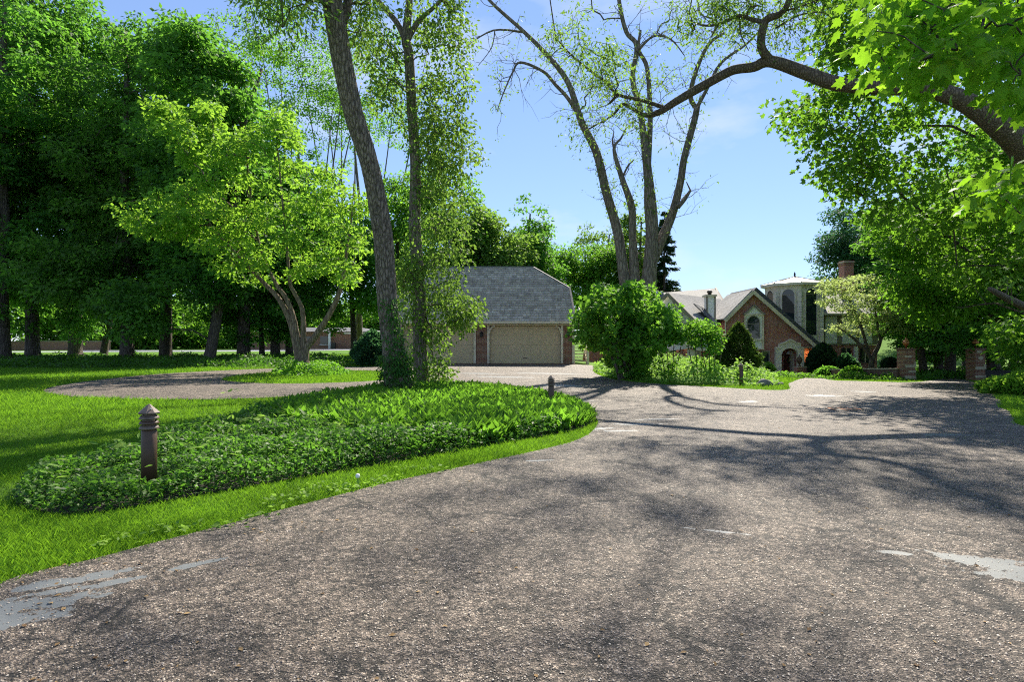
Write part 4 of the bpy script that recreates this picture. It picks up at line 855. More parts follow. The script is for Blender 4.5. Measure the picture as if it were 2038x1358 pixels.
def furrowed(pts, rad, name, parent, seed, mtl, nseg=64, step=.035, amp=.045):
    rng = np.random.default_rng(seed); P = np.array(pts); seg = np.linalg.norm(np.diff(P, axis=0), axis=1); s = np.concatenate([[0], np.cumsum(seg)]); n = int(s[-1]/step); q = np.linspace(0, s[-1], n)
    Q = np.stack([np.interp(q, s, P[:,i]) for i in range(3)], 1); r = np.interp(q, s, rad); T = unit(np.gradient(Q, axis=0)); X = unit(np.cross(T, np.array([0.,1.,0.]))); Y = np.cross(T, X); a = np.linspace(0, 2*np.pi, nseg, endpoint=False)
    wob = np.cumsum(rng.normal(size=n)*.05); dsp = np.zeros((n, nseg))
    for fr, w, vz, ph in ((9,1.0,.9,.3),(13,.8,-1.3,1.7),(21,.55,2.1,.9),(5,.4,.5,2.2)):
        dsp += w*np.abs(np.sin(a[None]*fr/2+ph+wob[:,None]*fr*.10+vz*q[:,None]+.9*np.sin(q[:,None]*(2.3+vz)+a[None]*2)))
    crk = np.sin(q[:,None]*17+5*np.sin(a[None]*4+q[:,None]*2)) > .93; dsp = dsp/2.75-.35*crk+rng.normal(size=(n,nseg))*.05
    rr = r[:,None]*(.93)+amp*(dsp-.5)*np.clip(r[:,None]/.3, .3, 1.2)
    V = Q[:,None]+rr[...,None]*(np.cos(a)[None,:,None]*X[:,None]+np.sin(a)[None,:,None]*Y[:,None]); i, j = np.meshgrid(np.arange(n-1), np.arange(nseg), indexing='ij'); k = (j+1) % nseg
    return link(name, mesh_np(name, V.reshape(-1,3), np.stack([i*nseg+j, i*nseg+k, (i+1)*nseg+k, (i+1)*nseg+j], -1).reshape(-1,4), mtl, True), parent)
off = np.array(stL[0][0]); furrowed([tuple(np.array(p)-off) for p in stL[0]], [r*1.10 for r in stL[1]], 'furrowed_bark', tl, 3, M['bark_furrow'])
def trunk_ivy(rng, stem, base, parent, n, z0, z1, size, side=None, name='ivy', mtl='L_ivy', spread=.05):
    P = np.array(stem[0])-np.array(base); r = np.array(stem[1]); z = z0+(z1-z0)*rng.random(n)**1.5; cx = np.interp(z, P[:,2], P[:,0]); cy = np.interp(z, P[:,2], P[:,1]); rr = np.interp(z, P[:,2], r)
    a = rng.random(n)*6.28 if side is None else side[0]+rng.normal(size=n)*side[1]; dv = np.stack([np.cos(a), np.sin(a), np.zeros(n)], 1); p = np.stack([cx, cy, z], 1)+dv*(rr*1.12+spread*rng.random(n)**2*3)[:,None]
    T = dv*.5+rng.normal(size=(n,3))*.45+np.array([0,0,-.7]); V, F = leaves(p, T, dv+rng.normal(size=(n,3))*.4, size*(.6+.8*rng.random(n)), RHOMB)
    tag(link(name, mesh_np(name, V, F, M[mtl], False, {'tint': np.repeat(np.clip(rng.normal(.4,.25,n),0,1), 4)}), parent), kind='stuff')
trunk_ivy(rng, stL, stL[0][0], tl, 2600, .2, 1.5, .075); trunk_ivy(rng, stL, stL[0][0], tl, 900, 1.0, 3.0, .07, (-1.0,.5))

# ivy clad straight trunk behind it
rng = np.random.default_rng(73)
iv = pxstem([(842,795,40),(841,775,32),(836,712,29),(835,606,26),(829,500,24),(825,442,23),(827,331,21),(820,220,20),(814,110,19),(808,75,18),(815,0,13),(818,-100,10),(815,-220,6)], 18); iv2 = [pxstem([(808,80,14),(790,45,11),(765,15,10),(735,-20,8),(700,-90,5)], 18), pxstem([(812,78,12),(835,40,9),(870,8,7),(900,-30,5)], 18)]
C = np.concatenate([pxpoints(rng, 150, [(830,180),(880,130),(930,230),(965,300),(955,350),(930,390),(945,450),(925,520),(900,600),(880,640),(850,620),(840,400)], 16.6, 19.4), pxpoints(rng, 46, [(700,70),(760,20),(800,110),(812,260),(770,240),(720,180)], 16.8, 19), pxpoints(rng, 60, [(790,-20),(930,-40),(950,80),(930,200),(860,190),(830,90)], 16.6, 19.4), pxpoints(rng, 20, [(850,640),(880,640),(890,690),(880,760),(862,770)], 17.2, 18.4), pxpoints(rng, 26, [(790,560),(825,420),(830,620),(800,640)], 17, 19), pxpoints(rng, 26, [(880,600),(940,590),(950,630),(915,655),(890,650)], 16.6, 18), pxpoints(rng, 120, [(700,-60),(640,-250),(850,-400),(1000,-220),(950,-50)], 15, 21)])
ti_, _ = build_tree('ivy_clad_tree', 'straight ivy clad trunk wrapped in hanging small leaves beside the leaning one', 'tree', rng, [iv]+iv2, C, 48, .46, .125, M['L_olive'], M['bark_furrow'], RHOMB, .95, .7, .4, .5, .009, .4, rmax=.05)
trunk_ivy(rng, iv, iv[0][0], ti_, 2200, .2, 9.5, .085, None, 'ivy', 'L_mid', .05)

# bare multi limbed tree behind the big shrub
rng = np.random.default_rng(81); DC = 31.0
S = [[(1262,722,62),(1256,650,48),(1250,590,32),(1242,553,26),(1230,466,23),(1207,384,21),(1189,309,19),(1170,268,17),(1156,239,16),(1131,165,13),(1094,115,11),(1044,64,9),(974,0,7),(930,-60,4)],
     [(1270,700,40),(1268,600,32),(1263,553,25),(1259,470,18),(1257,412,17),(1238,355,13),(1222,297,8),(1236,275,5),(1246,255,3)],
     [(1280,722,50),(1290,620,38),(1292,553,34),(1297,480,30),(1296,412,26),(1283,289,17),(1273,214,14),(1259,157,12),(1267,91,11),(1246,62,10),(1232,0,9),(1225,-80,6)],
     [(1294,470,18),(1288,400,15),(1290,330,14),(1294,231,12),(1288,136,10),(1271,99,9),(1275,60,5)],
     [(1284,722,44),(1290,600,30),(1288,553,26),(1312,487,24),(1337,429,20),(1354,363,17),(1362,313,16),(1382,239,15),(1387,214,14)],
     [(1386,216,11),(1374,190,11),(1387,136,10),(1411,87,8),(1440,66,6)], [(1387,214,10),(1407,177,8),(1436,124,7),(1486,87,5),(1530,40,3)], [(1349,412,12),(1362,397,10),(1374,379,6)],
     [(1160,242,9),(1130,195,9),(1106,169,8),(1081,142,7),(1036,124,6),(1020,144,4),(1000,190,3),(989,223,2)], [(1044,64,5),(982,60,4),(929,91,2)], [(985,60,3),(978,95,2),(952,130,1.5)], [(1222,297,5),(1219,280,4),(1222,262,2)], [(1374,379,4),(1366,362,2)], [(1271,99,7),(1300,72,5),(1335,78,4),(1362,110,2)], [(1238,355,6),(1250,330,4),(1262,318,2)]]
stems = [pxstem([(x, y, w*.84, DC+.5*math.sin(i*1.7+j*.5)*min(1, (722-y)/500)) for j, (x, y, w) in enumerate(s)], DC) for i, s in enumerate(S)]
sp = [(985,165,6),(1000,135,6),(960,100,4),(1110,75,8),(1128,95,8),(1150,50,5),(1170,130,8),(1185,180,8),(1165,205,6),(1200,120,6),(1210,110,6),(1140,130,5),(1245,235,8),(1250,250,6),(1250,325,4),(1245,15,6),(1222,30,4),(1330,45,5),(1320,150,6),(1345,165,8),(1360,140,6),(1420,55,8),(1400,40,6),(1440,30,8),(1385,175,6),(1430,140,6),(1455,110,6),(1385,250,3),(1210,290,3),(1270,350,3),(990,225,5),(1190,280,3),(1180,155,8),(1230,350,3),(1275,175,5),(1300,195,6),(1350,20,9),(1380,10,9),(1130,-40,20),(1250,-60,22),(1400,-50,25),(1000,-60,15)]
C = np.concatenate([np.array(at(x, y, DC))[None]+rng.normal(size=(k,3))*np.array([.55,.8,.5]) for x, y, k in sp])
bt, _ = build_tree('bare_limbed_tree', 'tall old tree with several bare grey limbs and sparse leaf tufts behind the round shrub', 'tree', rng, stems, C, 10, .40, .17, M['L_olive'], M['bark_grey'], LANCE, .9, .6, .4, .5, .012, .2, rmax=.05, n=12, sag=.05, twig=((130, 1.7, .022, .26, .03), 2))
for s_, n_ in ((stems[0],350),(stems[2],450),(stems[4],120)): trunk_ivy(rng, s_, stems[0][0][0], bt, n_, 8, 17, .12, None, 'trunk_sprouts', 'L_olive', .06)

# tree at the right whose limb arches over the drive
rng = np.random.default_rng(91)
S = [[(2110,900,70,10),(2100,760,60,10),(2085,600,54,10),(2075,480,52,10),(2062,370,50,10),(2038,302,48,9.8),(1986,249,43,9.6),(1928,207,37,9.6),(1871,183,32,9.6),(1800,175,29,9.7),(1733,173,27,9.8),(1660,165,27,9.9),(1603,145,25,10),(1534,122,22,10.1),(1500,133,19,10.2),(1469,137,18,10.3),(1448,144,18,10.4),(1395,173,17,10.5),(1345,202,15,10.6),(1312,223,12,10.7),(1283,229,9,10.8),(1255,214,7,10.9),(1238,208,6,11),(1217,231,4,11),(1172,256,2,11)],
     [(1534,122,18,10.1),(1515,92,16,10),(1523,42,15,9.9),(1553,27,12,9.8),(1569,2,11,9.7),(1580,-60,9,9.6),(1600,-180,6,9.5)], [(1521,44,9,9.9),(1495,38,8,10),(1469,31,7,10.1),(1430,48,5,10.2),(1400,50,4,10.4),(1370,40,2,10.5)],
     [(1322,214,8,10.7),(1279,200,7,10.7),(1230,188,6,10.6),(1205,163,5,10.6),(1164,132,4.5,10.5),(1131,103,3.5,10.4),(1106,74,2.5,10.4)], [(1230,188,4,10.6),(1215,205,2,10.6),(1190,215,1.5,10.5)], [(2075,480,44,10),(2090,300,40,10.2),(2110,60,34,10.6),(2120,-200,26,11),(2150,-450,16,11)], [(2080,640,20,9.9),(2040,612,16,9.4),(2000,592,13,9),(1970,575,9,8.8)], [(1560,22,4,9.8),(1600,10,3,9.6),(1640,-5,2,9.5)], [(1545,55,4,10),(1590,30,3,9.9),(1640,25,2,9.8),(1660,45,1.5,9.8)], [(1471,30,3,10.1),(1475,70,2.5,10.1),(1490,100,1.5,10)]]
S = [[(x, y, w, 17.5+2.2*(d-9.5)+.0022*max(0, 1700-x)) for x, y, w, d in s] for s in S]
stems = [pxstem(s, 10) for s in S]
sp = [(1390,25,5),(1420,10,6),(1450,25,6),(1480,10,7),(1500,25,5),(1370,45,3),(1440,55,3),(1520,15,4),(1560,-10,5),(1600,-20,6),(1200,130,4),(1170,120,4),(1120,80,4),(1225,120,4),(1240,160,3),(1560,70,2),(1600,60,2),(1470,-60,14),(1560,-120,16),(1480,70,2),(1150,100,3),(1190,165,3),(1380,-50,12)]
C = np.concatenate([np.array(at(x, y, 19.5))[None]+rng.normal(size=(k,3))*np.array([.34,.6,.26]) for x, y, k in sp]+[pxpoints(rng, 60, [(2000,-120),(2500,-200),(2600,-500),(1900,-450)], 15, 23), np.stack([0+15*rng.random(190), 15+11*rng.random(190), 17.4+3.5*rng.random(190)], 1)])
build_tree('arching_limb_tree', 'brown barked tree at the right whose long limb arches across the sky', 'tree', rng, stems, C, np.concatenate([np.full(len(C)-190, 48.), np.full(190, 70.)]), .46, .15, M['L_olive'], M['bark_limb'], LANCE, .9, .7, .4, .5, .009, .2, rmax=.10, n=16, sag=.05, twig=((130, 1.3, .013, .14, .02), 8))

# near maple: branches hanging into the corner, its largest leaves single
rng = np.random.default_rng(95)
stems = [spline([(8.6,4.6,-.3,.36),(8.5,4.6,.5,.28),(8.3,4.7,3,.25),(8.2,4.8,6,.2),(8.0,5,9,.1)]), spline([(8.3,4.7,3.2,.1),(7,4.8,4.4,.07),(5.4,5.0,4.9,.045),(4.2,5.1,4.6,.02)]), spline([(8.3,4.7,2.6,.09),(6.8,5,3.4,.06),(5.2,5.2,3.3,.03)])]
near = np.concatenate([pxpoints(rng, 105, [(1735,150),(1700,90),(1760,40),(1720,-40),(2150,-60),(2150,110),(1990,130),(1920,140),(1870,170),(1830,160),(1790,180)], 4.3, 6.2), pxpoints(rng, 12, [(1990,120),(2140,110),(2140,190),(2030,190)], 4.2, 5), pxpoints(rng, 24, [(1940,370),(2000,340),(2120,330),(2120,430),(2000,430),(1930,420)], 4.6, 5.8), pxpoints(rng, 3, [(2040,230),(2120,220),(2120,310),(2050,280)], 4.4, 5.2), pxpoints(rng, 22, [(2150,-80),(2700,-100),(2800,-700),(2200,-600)], 4.5, 6.5)])
tm = thing('maple_tree', 'near maple whose big bright lobed leaves hang into the upper corner', 'tree', stems[0][0][0]); b0 = np.array(stems[0][0][0])
st = [([tuple(np.array(p)-b0) for p in pts], rad) for pts, rad in stems]; Cl = near-b0; wood('trunk', st, skeleton(rng, st, Cl, rtip=.005, updown=.2, rmax=.05), M['bark_dark'], tm, 12)
def leafset(C, per, rad, size):
    idx = np.repeat(np.arange(len(C)), per); k = len(idx); d = unit(rng.normal(size=(k,3))); P = C[idx]+d*(rng.random(k)**.6)[:,None]*rad*np.array([1,1,.55])
    T = d*np.array([.7,.7,0])+rng.normal(size=(k,3))*.4+np.array([-.15,-.1,-.55]); N = rng.normal(size=(k,3))*.5+np.array([-.1,.12,.9]); return P, T, N, size*(.65+.6*rng.random(k)), np.clip(rng.normal(.5,.25,k), 0, 1)
P, T, N, sz, ti = leafset(Cl, 12, .30, .135); W = P+b0; pxx = CX+W[:,0]/W[:,1]*FPX; pyy = CY-(W[:,2]-CAMH)/W[:,1]*FPX
score = np.where((pxx > 1690) & (pxx < 2030) & (pyy > 5) & (pyy < 470), sz/W[:,1], 0); big = np.zeros(len(P), bool); big[np.argsort(-score)[:300]] = True
V, F = leaves(P[~big], T[~big], N[~big], sz[~big], MAPLE); crn = tag(link('crown', mesh_np('crown', V, F, M['L_maple'], False, {'tint': np.repeat(ti[~big], len(MAPLE[0]))}), tm), kind='stuff')
forms = []
for k in range(6):
    tv, tf = MAPLE; v = tv.copy(); v[:,2] += .10*np.sin(v[:,0]*5+k)-.18*v[:,1]**2*(k % 3)/2; forms.append(mesh_np('leaf', v, tf, M['L_maple'], False, {'tint': np.full(len(v), .15+.14*k)}))
for i in np.nonzero(big)[0]:
    t_ = Vector(T[i]).normalized(); n_ = Vector(N[i]); n_ = (n_-t_*n_.dot(t_)).normalized(); x_ = t_.cross(n_); o = link('leaf', forms[int(i) % 6], crn)
    o.matrix_local = Matrix.Translation(Vector(P[i])) @ Matrix(((x_.x,t_.x,n_.x,0),(x_.y,t_.y,n_.y,0),(x_.z,t_.z,n_.z,0),(0,0,0,1))) @ Matrix.Scale(float(sz[i]), 4)

# maples along the right side
rng = np.random.default_rng(101); b = onground(2085, 24)
C = np.concatenate([pxpoints(rng, 260, [(1620,-30),(2250,-200),(2300,600),(2000,600),(1890,540),(1760,440),(1720,330),(1700,250),(1660,150),(1640,60)], 20.5, 28), pxpoints(rng, 90, [(1640,20),(1700,60),(1760,330),(1700,330),(1640,370),(1600,260),(1550,235),(1580,190),(1620,150)], 21, 25), pxpoints(rng, 16, [(1680,330),(1740,330),(1720,400),(1650,370)], 21, 24), pxpoints(rng, 60, [(1700,-40),(2400,-100),(2300,-300),(1800,-280)], 20.5, 28)])
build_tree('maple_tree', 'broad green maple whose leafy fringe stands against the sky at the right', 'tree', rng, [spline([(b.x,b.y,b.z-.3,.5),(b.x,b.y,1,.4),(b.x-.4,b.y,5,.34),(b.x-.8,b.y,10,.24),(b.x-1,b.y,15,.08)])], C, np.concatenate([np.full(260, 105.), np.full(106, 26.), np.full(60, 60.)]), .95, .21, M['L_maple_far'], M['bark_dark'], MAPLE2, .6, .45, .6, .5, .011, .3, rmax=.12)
rng = np.random.default_rng(102); b = onground(2060, 31)
C = np.concatenate([pxpoints(rng, 190, [(1720,420),(1800,380),(2100,300),(2250,420),(2200,640),(2000,610),(1900,600),(1820,590),(1770,540),(1730,500)], 28.5, 34), pxpoints(rng, 44, [(1770,540),(1950,560),(1960,625),(1850,635),(1790,600)], 28, 31), pxpoints(rng, 26, [(2005,660),(2080,640),(2110,740),(2025,730)], 21, 24)])
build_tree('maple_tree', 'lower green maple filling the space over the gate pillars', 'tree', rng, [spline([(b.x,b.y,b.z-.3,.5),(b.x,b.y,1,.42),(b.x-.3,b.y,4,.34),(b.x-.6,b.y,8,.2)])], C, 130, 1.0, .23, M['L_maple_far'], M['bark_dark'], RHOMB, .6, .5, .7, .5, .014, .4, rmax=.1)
RG = 'dark trunks beyond the gate pillars'
for m_, px, d, rz, s, sz, lab in ((mC,1840,41,3.6,.75,.6,'leaning dark trunk close behind the lantern pillar'), (mB,1868,43,.7,.7,.52,'slimmer dark trunk between the two gate pillars'), (mA,1890,38,1.4,.72,.46,'thick dark trunk with a pruned stub between the gate pillars'),
    (mB,1978,35,4.4,.85,.62,'thick dark trunk right behind the low dark wall'), (mA,1925,50,2.9,.8,.60,'far dark trunk behind the plaque pillar'), (mC,2012,46,5.6,.9,.70,'thin dark trunk at the far end of the low dark wall'), (mB,2090,40,2.2,.9,.7,'dark tree beyond the edge filling the gap at the right')):
    copy_tree(m_, lab, onground(px, d), rz, s, RG, sz)
# pale dogwood before the house
rng = np.random.default_rng(111); DD = 38.5
stems = [pxstem([(1732,748,15),(1733,732,11),(1737,712,9),(1748,690,8),(1757,668,6),(1785,635,4),(1810,600,2)], DD), pxstem([(1735,716,8),(1720,695,6),(1700,675,5),(1680,660,3),(1665,650,2)], DD), pxstem([(1728,702,6),(1712,645,5),(1694,605,4),(1680,580,3),(1668,560,2)], DD), pxstem([(1752,682,5),(1745,640,4),(1740,600,3),(1745,570,2)], DD)]
C = pxpoints(rng, 150, [(1630,595),(1650,556),(1690,545),(1760,556),(1830,585),(1850,640),(1800,668),(1740,660),(1700,680),(1655,662),(1680,640),(1690,620),(1650,612)], 36, 41)
build_tree('dogwood_tree', 'pale layered dogwood with a dark forked trunk before the house', 'tree', rng, stems, C, 62, .75, .17, M['L_dogwood'], M['bark_dark'], RHOMB, .22, .2, 1.8, .5, .012, .4, rmax=.05)

# ---------------------------------------------------------------- shrubs
rng = np.random.default_rng(121)
C = np.concatenate([pxpoints(rng, 165, [(1148,655),(1150,620),(1185,600),(1190,572),(1225,578),(1245,556),(1270,575),(1300,572),(1318,606),(1342,615),(1338,650),(1358,668),(1325,690),(1290,700),(1255,690),(1230,712),(1200,690),(1165,690)], 23, 27.5), pxpoints(rng, 16, [(1215,700),(1285,700),(1275,752),(1222,752)], 24, 26)])
stems = [pxstem([(1246+k*6,762,7),(1244+k*9,730,6),(1240+k*16,690,4),(1240+k*22,650,3),(1242+k*28,610,2)], 25+.3*k) for k in (-2,-1,0,1,2)]
build_tree('round_shrub', 'big round dark green shrub with several stems beside the garage', 'shrub', rng, stems, C, 60, .44, .18, M['L_mid'], M['bark_dark'], MAPLE2, .75, .5, .6, .6, .010, .3, rmax=.04, n=7)
for k, (px, d, poly, lab) in enumerate(((1392,24,[(1350,660),(1385,635),(1410,650),(1405,690),(1370,690)],'thin stemmed sapling shrub next to the big round shrub'), (1418,23.6,[(1378,650),(1420,635),(1440,650),(1438,690),(1410,705)],'thin stemmed sapling shrub next to the conical evergreen'), (1335,24.6,[(1300,640),(1345,630),(1360,670),(1320,690)],'leggy sapling leaning out of the big round shrub'))):
    rng = np.random.default_rng(130+k); stems = [pxstem([(px-8+5*j,768,2.2),(px-14+9*j,730,1.8),(px-22+14*j,690,1.4),(px-24+16*j,655,1)], d+.2*j) for j in range(4)]
    C = np.concatenate([pxpoints(rng, 34, poly, d-.8, d+.8), pxpoints(rng, 5, [(px-14,700),(px+20,700),(px+14,755),(px-8,755)], d-.4, d+.4)])
    build_tree('sapling_shrub', lab, 'shrub', rng, stems, C, 26, .24, .15, M['L_mid'] if k else M['L_mid'], M['bark_dark'], RHOMB, .8, .5, .6, .6, .006, .3, rmax=.02, n=6, group='sapling shrubs on the island')
def topiary(name, px, d, prof, n, size, lab, lm, seed, stem=.06, loc=None):
    """evergreen made of small sprays over a turned outline: prof = (height, radius)"""
    rng = np.random.default_rng(seed); b0 = onground(px, d); t = thing(name, lab, 'shrub', b0); zz = np.array([p[0] for p in prof]); rr = np.array([p[1] for p in prof])
    MB().tube([(0,0,-.2),(.02,0,zz[0]+.2),(0,0,zz[-1]*.8)], [stem,stem*.9,stem*.4], 8).build('trunk', M['bark_dark'], t)
    z = np.interp(rng.random(n), np.concatenate([[0], np.cumsum((rr[1:]+rr[:-1]+.05)*np.diff(zz))])/((rr[1:]+rr[:-1]+.05)*np.diff(zz)).sum(), zz); a = rng.random(n)*6.28
    lump = 1+.10*np.sin(a*3+z*4)+.08*np.sin(a*7-z*6)+.06*np.sin(a*11+z*13); r = np.interp(z, zz, rr)*lump*(rng.random(n)**.18); dv = np.stack([np.cos(a), np.sin(a), np.full(n, .5)], 1)
    P = np.stack([r*np.cos(a), r*np.sin(a), z], 1)+rng.normal(size=(n,3))*.03; V, F = leaves(P, dv+rng.normal(size=(n,3))*.5, rng.normal(size=(n,3))+np.array([0,0,.7]), size*(.6+.8*rng.random(n)), RHOMB)
    tint = np.clip(rng.normal(.4,.2,n)+.3*np.sin(a*2+z*3), 0, 1); tag(link('foliage', mesh_np('foliage', V, F, M[lm], False, {'tint': np.repeat(tint, 4)}), t), kind='stuff')
topiary('conical_evergreen', 1469, 26.5, [(.45,.4),(.6,.85),(1.0,.93),(1.5,.70),(2.1,.42),(2.5,.12),(2.62,.01)], 14000, .10, 'conical clipped evergreen with a bare trunk base on the shrub island', 'L_cone', 141, .09)
topiary('mounded_evergreen', 1637, 42.5, [(0,.9),(.5,1.12),(1.2,1.0),(1.9,.72),(2.4,.35),(2.6,.02)], 12000, .17, 'dark mounded evergreen in front of the tower, right of the front door', 'L_conifer', 142)
topiary('ball_shrub', 1772, 37, [(.35,.1),(.5,.4),(.85,.55),(1.2,.42),(1.38,.05)], 6000, .10, 'small dark ball shaped shrub left of the lantern pillar', 'L_conifer', 143, .05)
topiary('leafy_shrub', 1683, 41.5, [(0,.5),(.6,.8),(1.3,.55),(1.7,.05)], 5000, .2, 'loose dark shrub under the right wing windows', 'L_blue', 144)
topiary('leafy_shrub', 1648, 39.5, [(0,.7),(.35,.8),(.7,.4),(.8,.03)], 4000, .18, 'low dark shrub spreading over the brown garden wall', 'L_grove', 145)
topiary('leafy_shrub', 1697, 35, [(0,.5),(.3,.6),(.6,.4),(.75,.03)], 3600, .16, 'low green shrub at the foot of the brown garden wall', 'L_mid', 146)
topiary('leafy_shrub', 742, 34, [(0,.8),(.7,1.1),(1.4,.8),(1.9,.3),(2.1,.02)], 7000, .2, 'dark leafy shrub just left of the leaning trunk', 'L_blue', 147)
topiary('leafy_shrub', 2030, 19.5, [(0,.9),(.3,1.0),(.55,.6),(.65,.03)], 6500, .13, 'low bright shrub on the right hand verge', 'L_bright', 148)
topiary('leafy_shrub', 2075, 20, [(0,1.0),(.4,1.1),(.75,.7),(.9,.03)], 6500, .13, 'low bright shrub at the very edge of the right hand verge', 'L_bright', 149)
topiary('leafy_shrub', 1530, 41, [(0,.25),(.4,.36),(.8,.3),(1.1,.03)], 2000, .16, 'pale green shrub by the front steps', 'L_weed', 150)
topiary('leafy_shrub', 170, 97, [(0,2.5),(1.5,3.2),(3.2,2.2),(4.2,.1)], 6000, .4, 'dark bush before the long orange street wall', 'L_grove', 151)

# ---------------------------------------------------------------- ground cover, grass, far woods (nobody could count these)
def pts_in(rng, n, poly, holes=()):
    P = np.array(poly); lo, hi = P.min(0), P.max(0); out = np.zeros((0,2))
    while len(out) < n:
        q = lo+(hi-lo)*rng.random((n, 2)); k = inpoly(q[:,0], q[:,1], P)
        for h in holes: k &= ~inpoly(q[:,0], q[:,1], h)
        out = np.concatenate([out, q[k]])
    return out[:n]
def vnoise(x, y, s, seed=0):
    r = np.random.default_rng(seed); v = np.zeros(len(x))
    for k in range(7):
        a = r.random()*6.28; f = s*(.5+1.6*r.random()); v += np.sin((x*math.cos(a)+y*math.sin(a))*f+r.random()*6.28)
    return v/7**.5
def edge_dist(x, y, poly):
    P = np.asarray(poly); best = np.full(len(x), 1e9)
    for a, b in zip(P, np.roll(P, -1, 0)):
        e = b-a; t = np.clip(((x-a[0])*e[0]+(y-a[1])*e[1])/((e**2).sum()+1e-9), 0, 1); best = np.minimum(best, np.hypot(x-a[0]-t*e[0], y-a[1]-t*e[1]))
    return best
def stuff(name, V, F, m, tint, k, label):
    return tag(link(name, mesh_np(name, V, F, m, False, {'tint': np.repeat(tint, k)})), label, kind='stuff')
rng = np.random.default_rng(201)
# periwinkle mat on the near part of the bed
LILYBED = gpoly([(610,800),(560,840),(650,868),(800,886),(950,884),(1060,872),(1150,862),(1195,848),(1190,825),(1130,796),(1000,776),(900,770),(800,772),(700,782)])
def lilyside(xy):
    j = np.stack([vnoise(xy[:,0], xy[:,1], 2.0, 3), vnoise(xy[:,0], xy[:,1], 2.0, 4)], 1)*.22; return inpoly(xy[:,0]+j[:,0], xy[:,1]+j[:,1], LILYBED)
xy = pts_in(rng, 190000, BED); xy = xy[~lilyside(xy)]; xy = xy[rng.random(len(xy)) < np.clip(6.5/np.maximum(xy[:,1],3), .3, 1)]
ed = edge_dist(xy[:,0], xy[:,1], BED); top = np.clip(.35+ed/.12, .35, 1)*np.clip(.25+np.hypot(xy[:,0]+3.65, xy[:,1]-5.55)/.55, .25, 1)*(.22+.06*vnoise(xy[:,0], xy[:,1], 2.5, 5)+.05*vnoise(xy[:,0], xy[:,1], 7, 6)); z = ground(xy[:,0], xy[:,1])+.02+np.clip(top, .06, .5)*rng.random(len(xy))**np.where(ed < .2, .9, .45); n = len(xy)
T = rng.normal(size=(n,3))*np.array([1,1,.5])+np.array([0,0,.15]); V, F = leaves(np.stack([xy[:,0], xy[:,1], z], 1), T, rng.normal(size=(n,3))*.6+np.array([0,-.1,1]), (.036+.034*rng.random(n)**1.5)*np.clip(xy[:,1]/6, 1, 1.9), RHOMB)
stuff('periwinkle_cover', V, F, M['L_vinca'], np.clip(rng.normal(.42,.28,n)+.15*vnoise(xy[:,0], xy[:,1], 1.3, 9), 0, 1), 4, 'dense small leaved periwinkle mat in the bed')
# lily of the valley leaves on the far part
LILY = (np.array([(0,0,0),(-.13,.30,.03),(.13,.30,.03),(-.15,.62,.01),(.15,.62,.01),(0,1,-.10),(0,.45,-.04)]), np.array([(0,6,1),(0,2,6),(1,6,3),(2,4,6),(3,6,5),(6,4,5)]))
xy = pts_in(rng, 42000, BED); xy = xy[lilyside(xy)]; n = len(xy); ed = edge_dist(xy[:,0], xy[:,1], BED)
a = rng.random(n)*6.28; ln = .25+.55*rng.random(n); T = np.stack([np.cos(a)*ln, np.sin(a)*ln, .6+.5*rng.random(n)], 1); Nn = np.stack([-np.cos(a), -np.sin(a), np.full(n,.5)], 1)+rng.normal(size=(n,3))*.3
V, F = leaves(np.stack([xy[:,0], xy[:,1], ground(xy[:,0], xy[:,1])+.02+.14*rng.random(n)], 1), T, Nn, (.16+.14*rng.random(n))*np.clip(.8+ed, .8, 1.05), LILY)
stuff('lily_leaf_cover', V, F, M['L_lily'], np.clip(rng.normal(.42,.28,n)+.15*vnoise(xy[:,0], xy[:,1], .9, 8), 0, 1), 7, 'dense upright broad lily leaves in the bed')
# loose stems and bigger leaves sticking out of the mat
xy = pts_in(rng, 900, BED); xy = xy[~lilyside(xy)]; n = len(xy); T = rng.normal(size=(n,3))*np.array([1,1,.4])+np.array([0,0,.35])
V, F = leaves(np.stack([xy[:,0], xy[:,1], ground(xy[:,0], xy[:,1])+.24+.12*rng.random(n)], 1), T, rng.normal(size=(n,3))*.5+np.array([0,-.2,1]), .07+.07*rng.random(n), LILY)
stuff('mixed_leaf_cover', V, F, M['L_weed'], np.clip(rng.normal(.35,.3,n), 0, 1), 7, 'mixed larger leaves standing out of the periwinkle')
# larger pale leaves among them
xy = np.concatenate([np.array(hit(px, py))[None]+rng.normal(size=(m,2))*.16 for px, py, m in ((605,862,9),(500,870,6),(640,850,6),(690,880,5),(330,905,4),(240,930,4),(400,935,4),(470,800,4),(545,835,5),(900,840,6),(860,830,5))]); n = len(xy)
V, F = leaves(np.stack([xy[:,0], xy[:,1], ground(xy[:,0], xy[:,1])+.24+.06*rng.random(n)], 1), rng.normal(size=(n,3))*np.array([1,1,.2]), rng.normal(size=(n,3))*.4+np.array([0,-.2,1]), .10+.07*rng.random(n), MAPLE2)
stuff('broad_leaf_weeds', V, F, M['L_weed'], np.clip(rng.normal(.6,.25,n), 0, 1), len(MAPLE2[0]), 'scattered broad pale weed leaves in the bed')
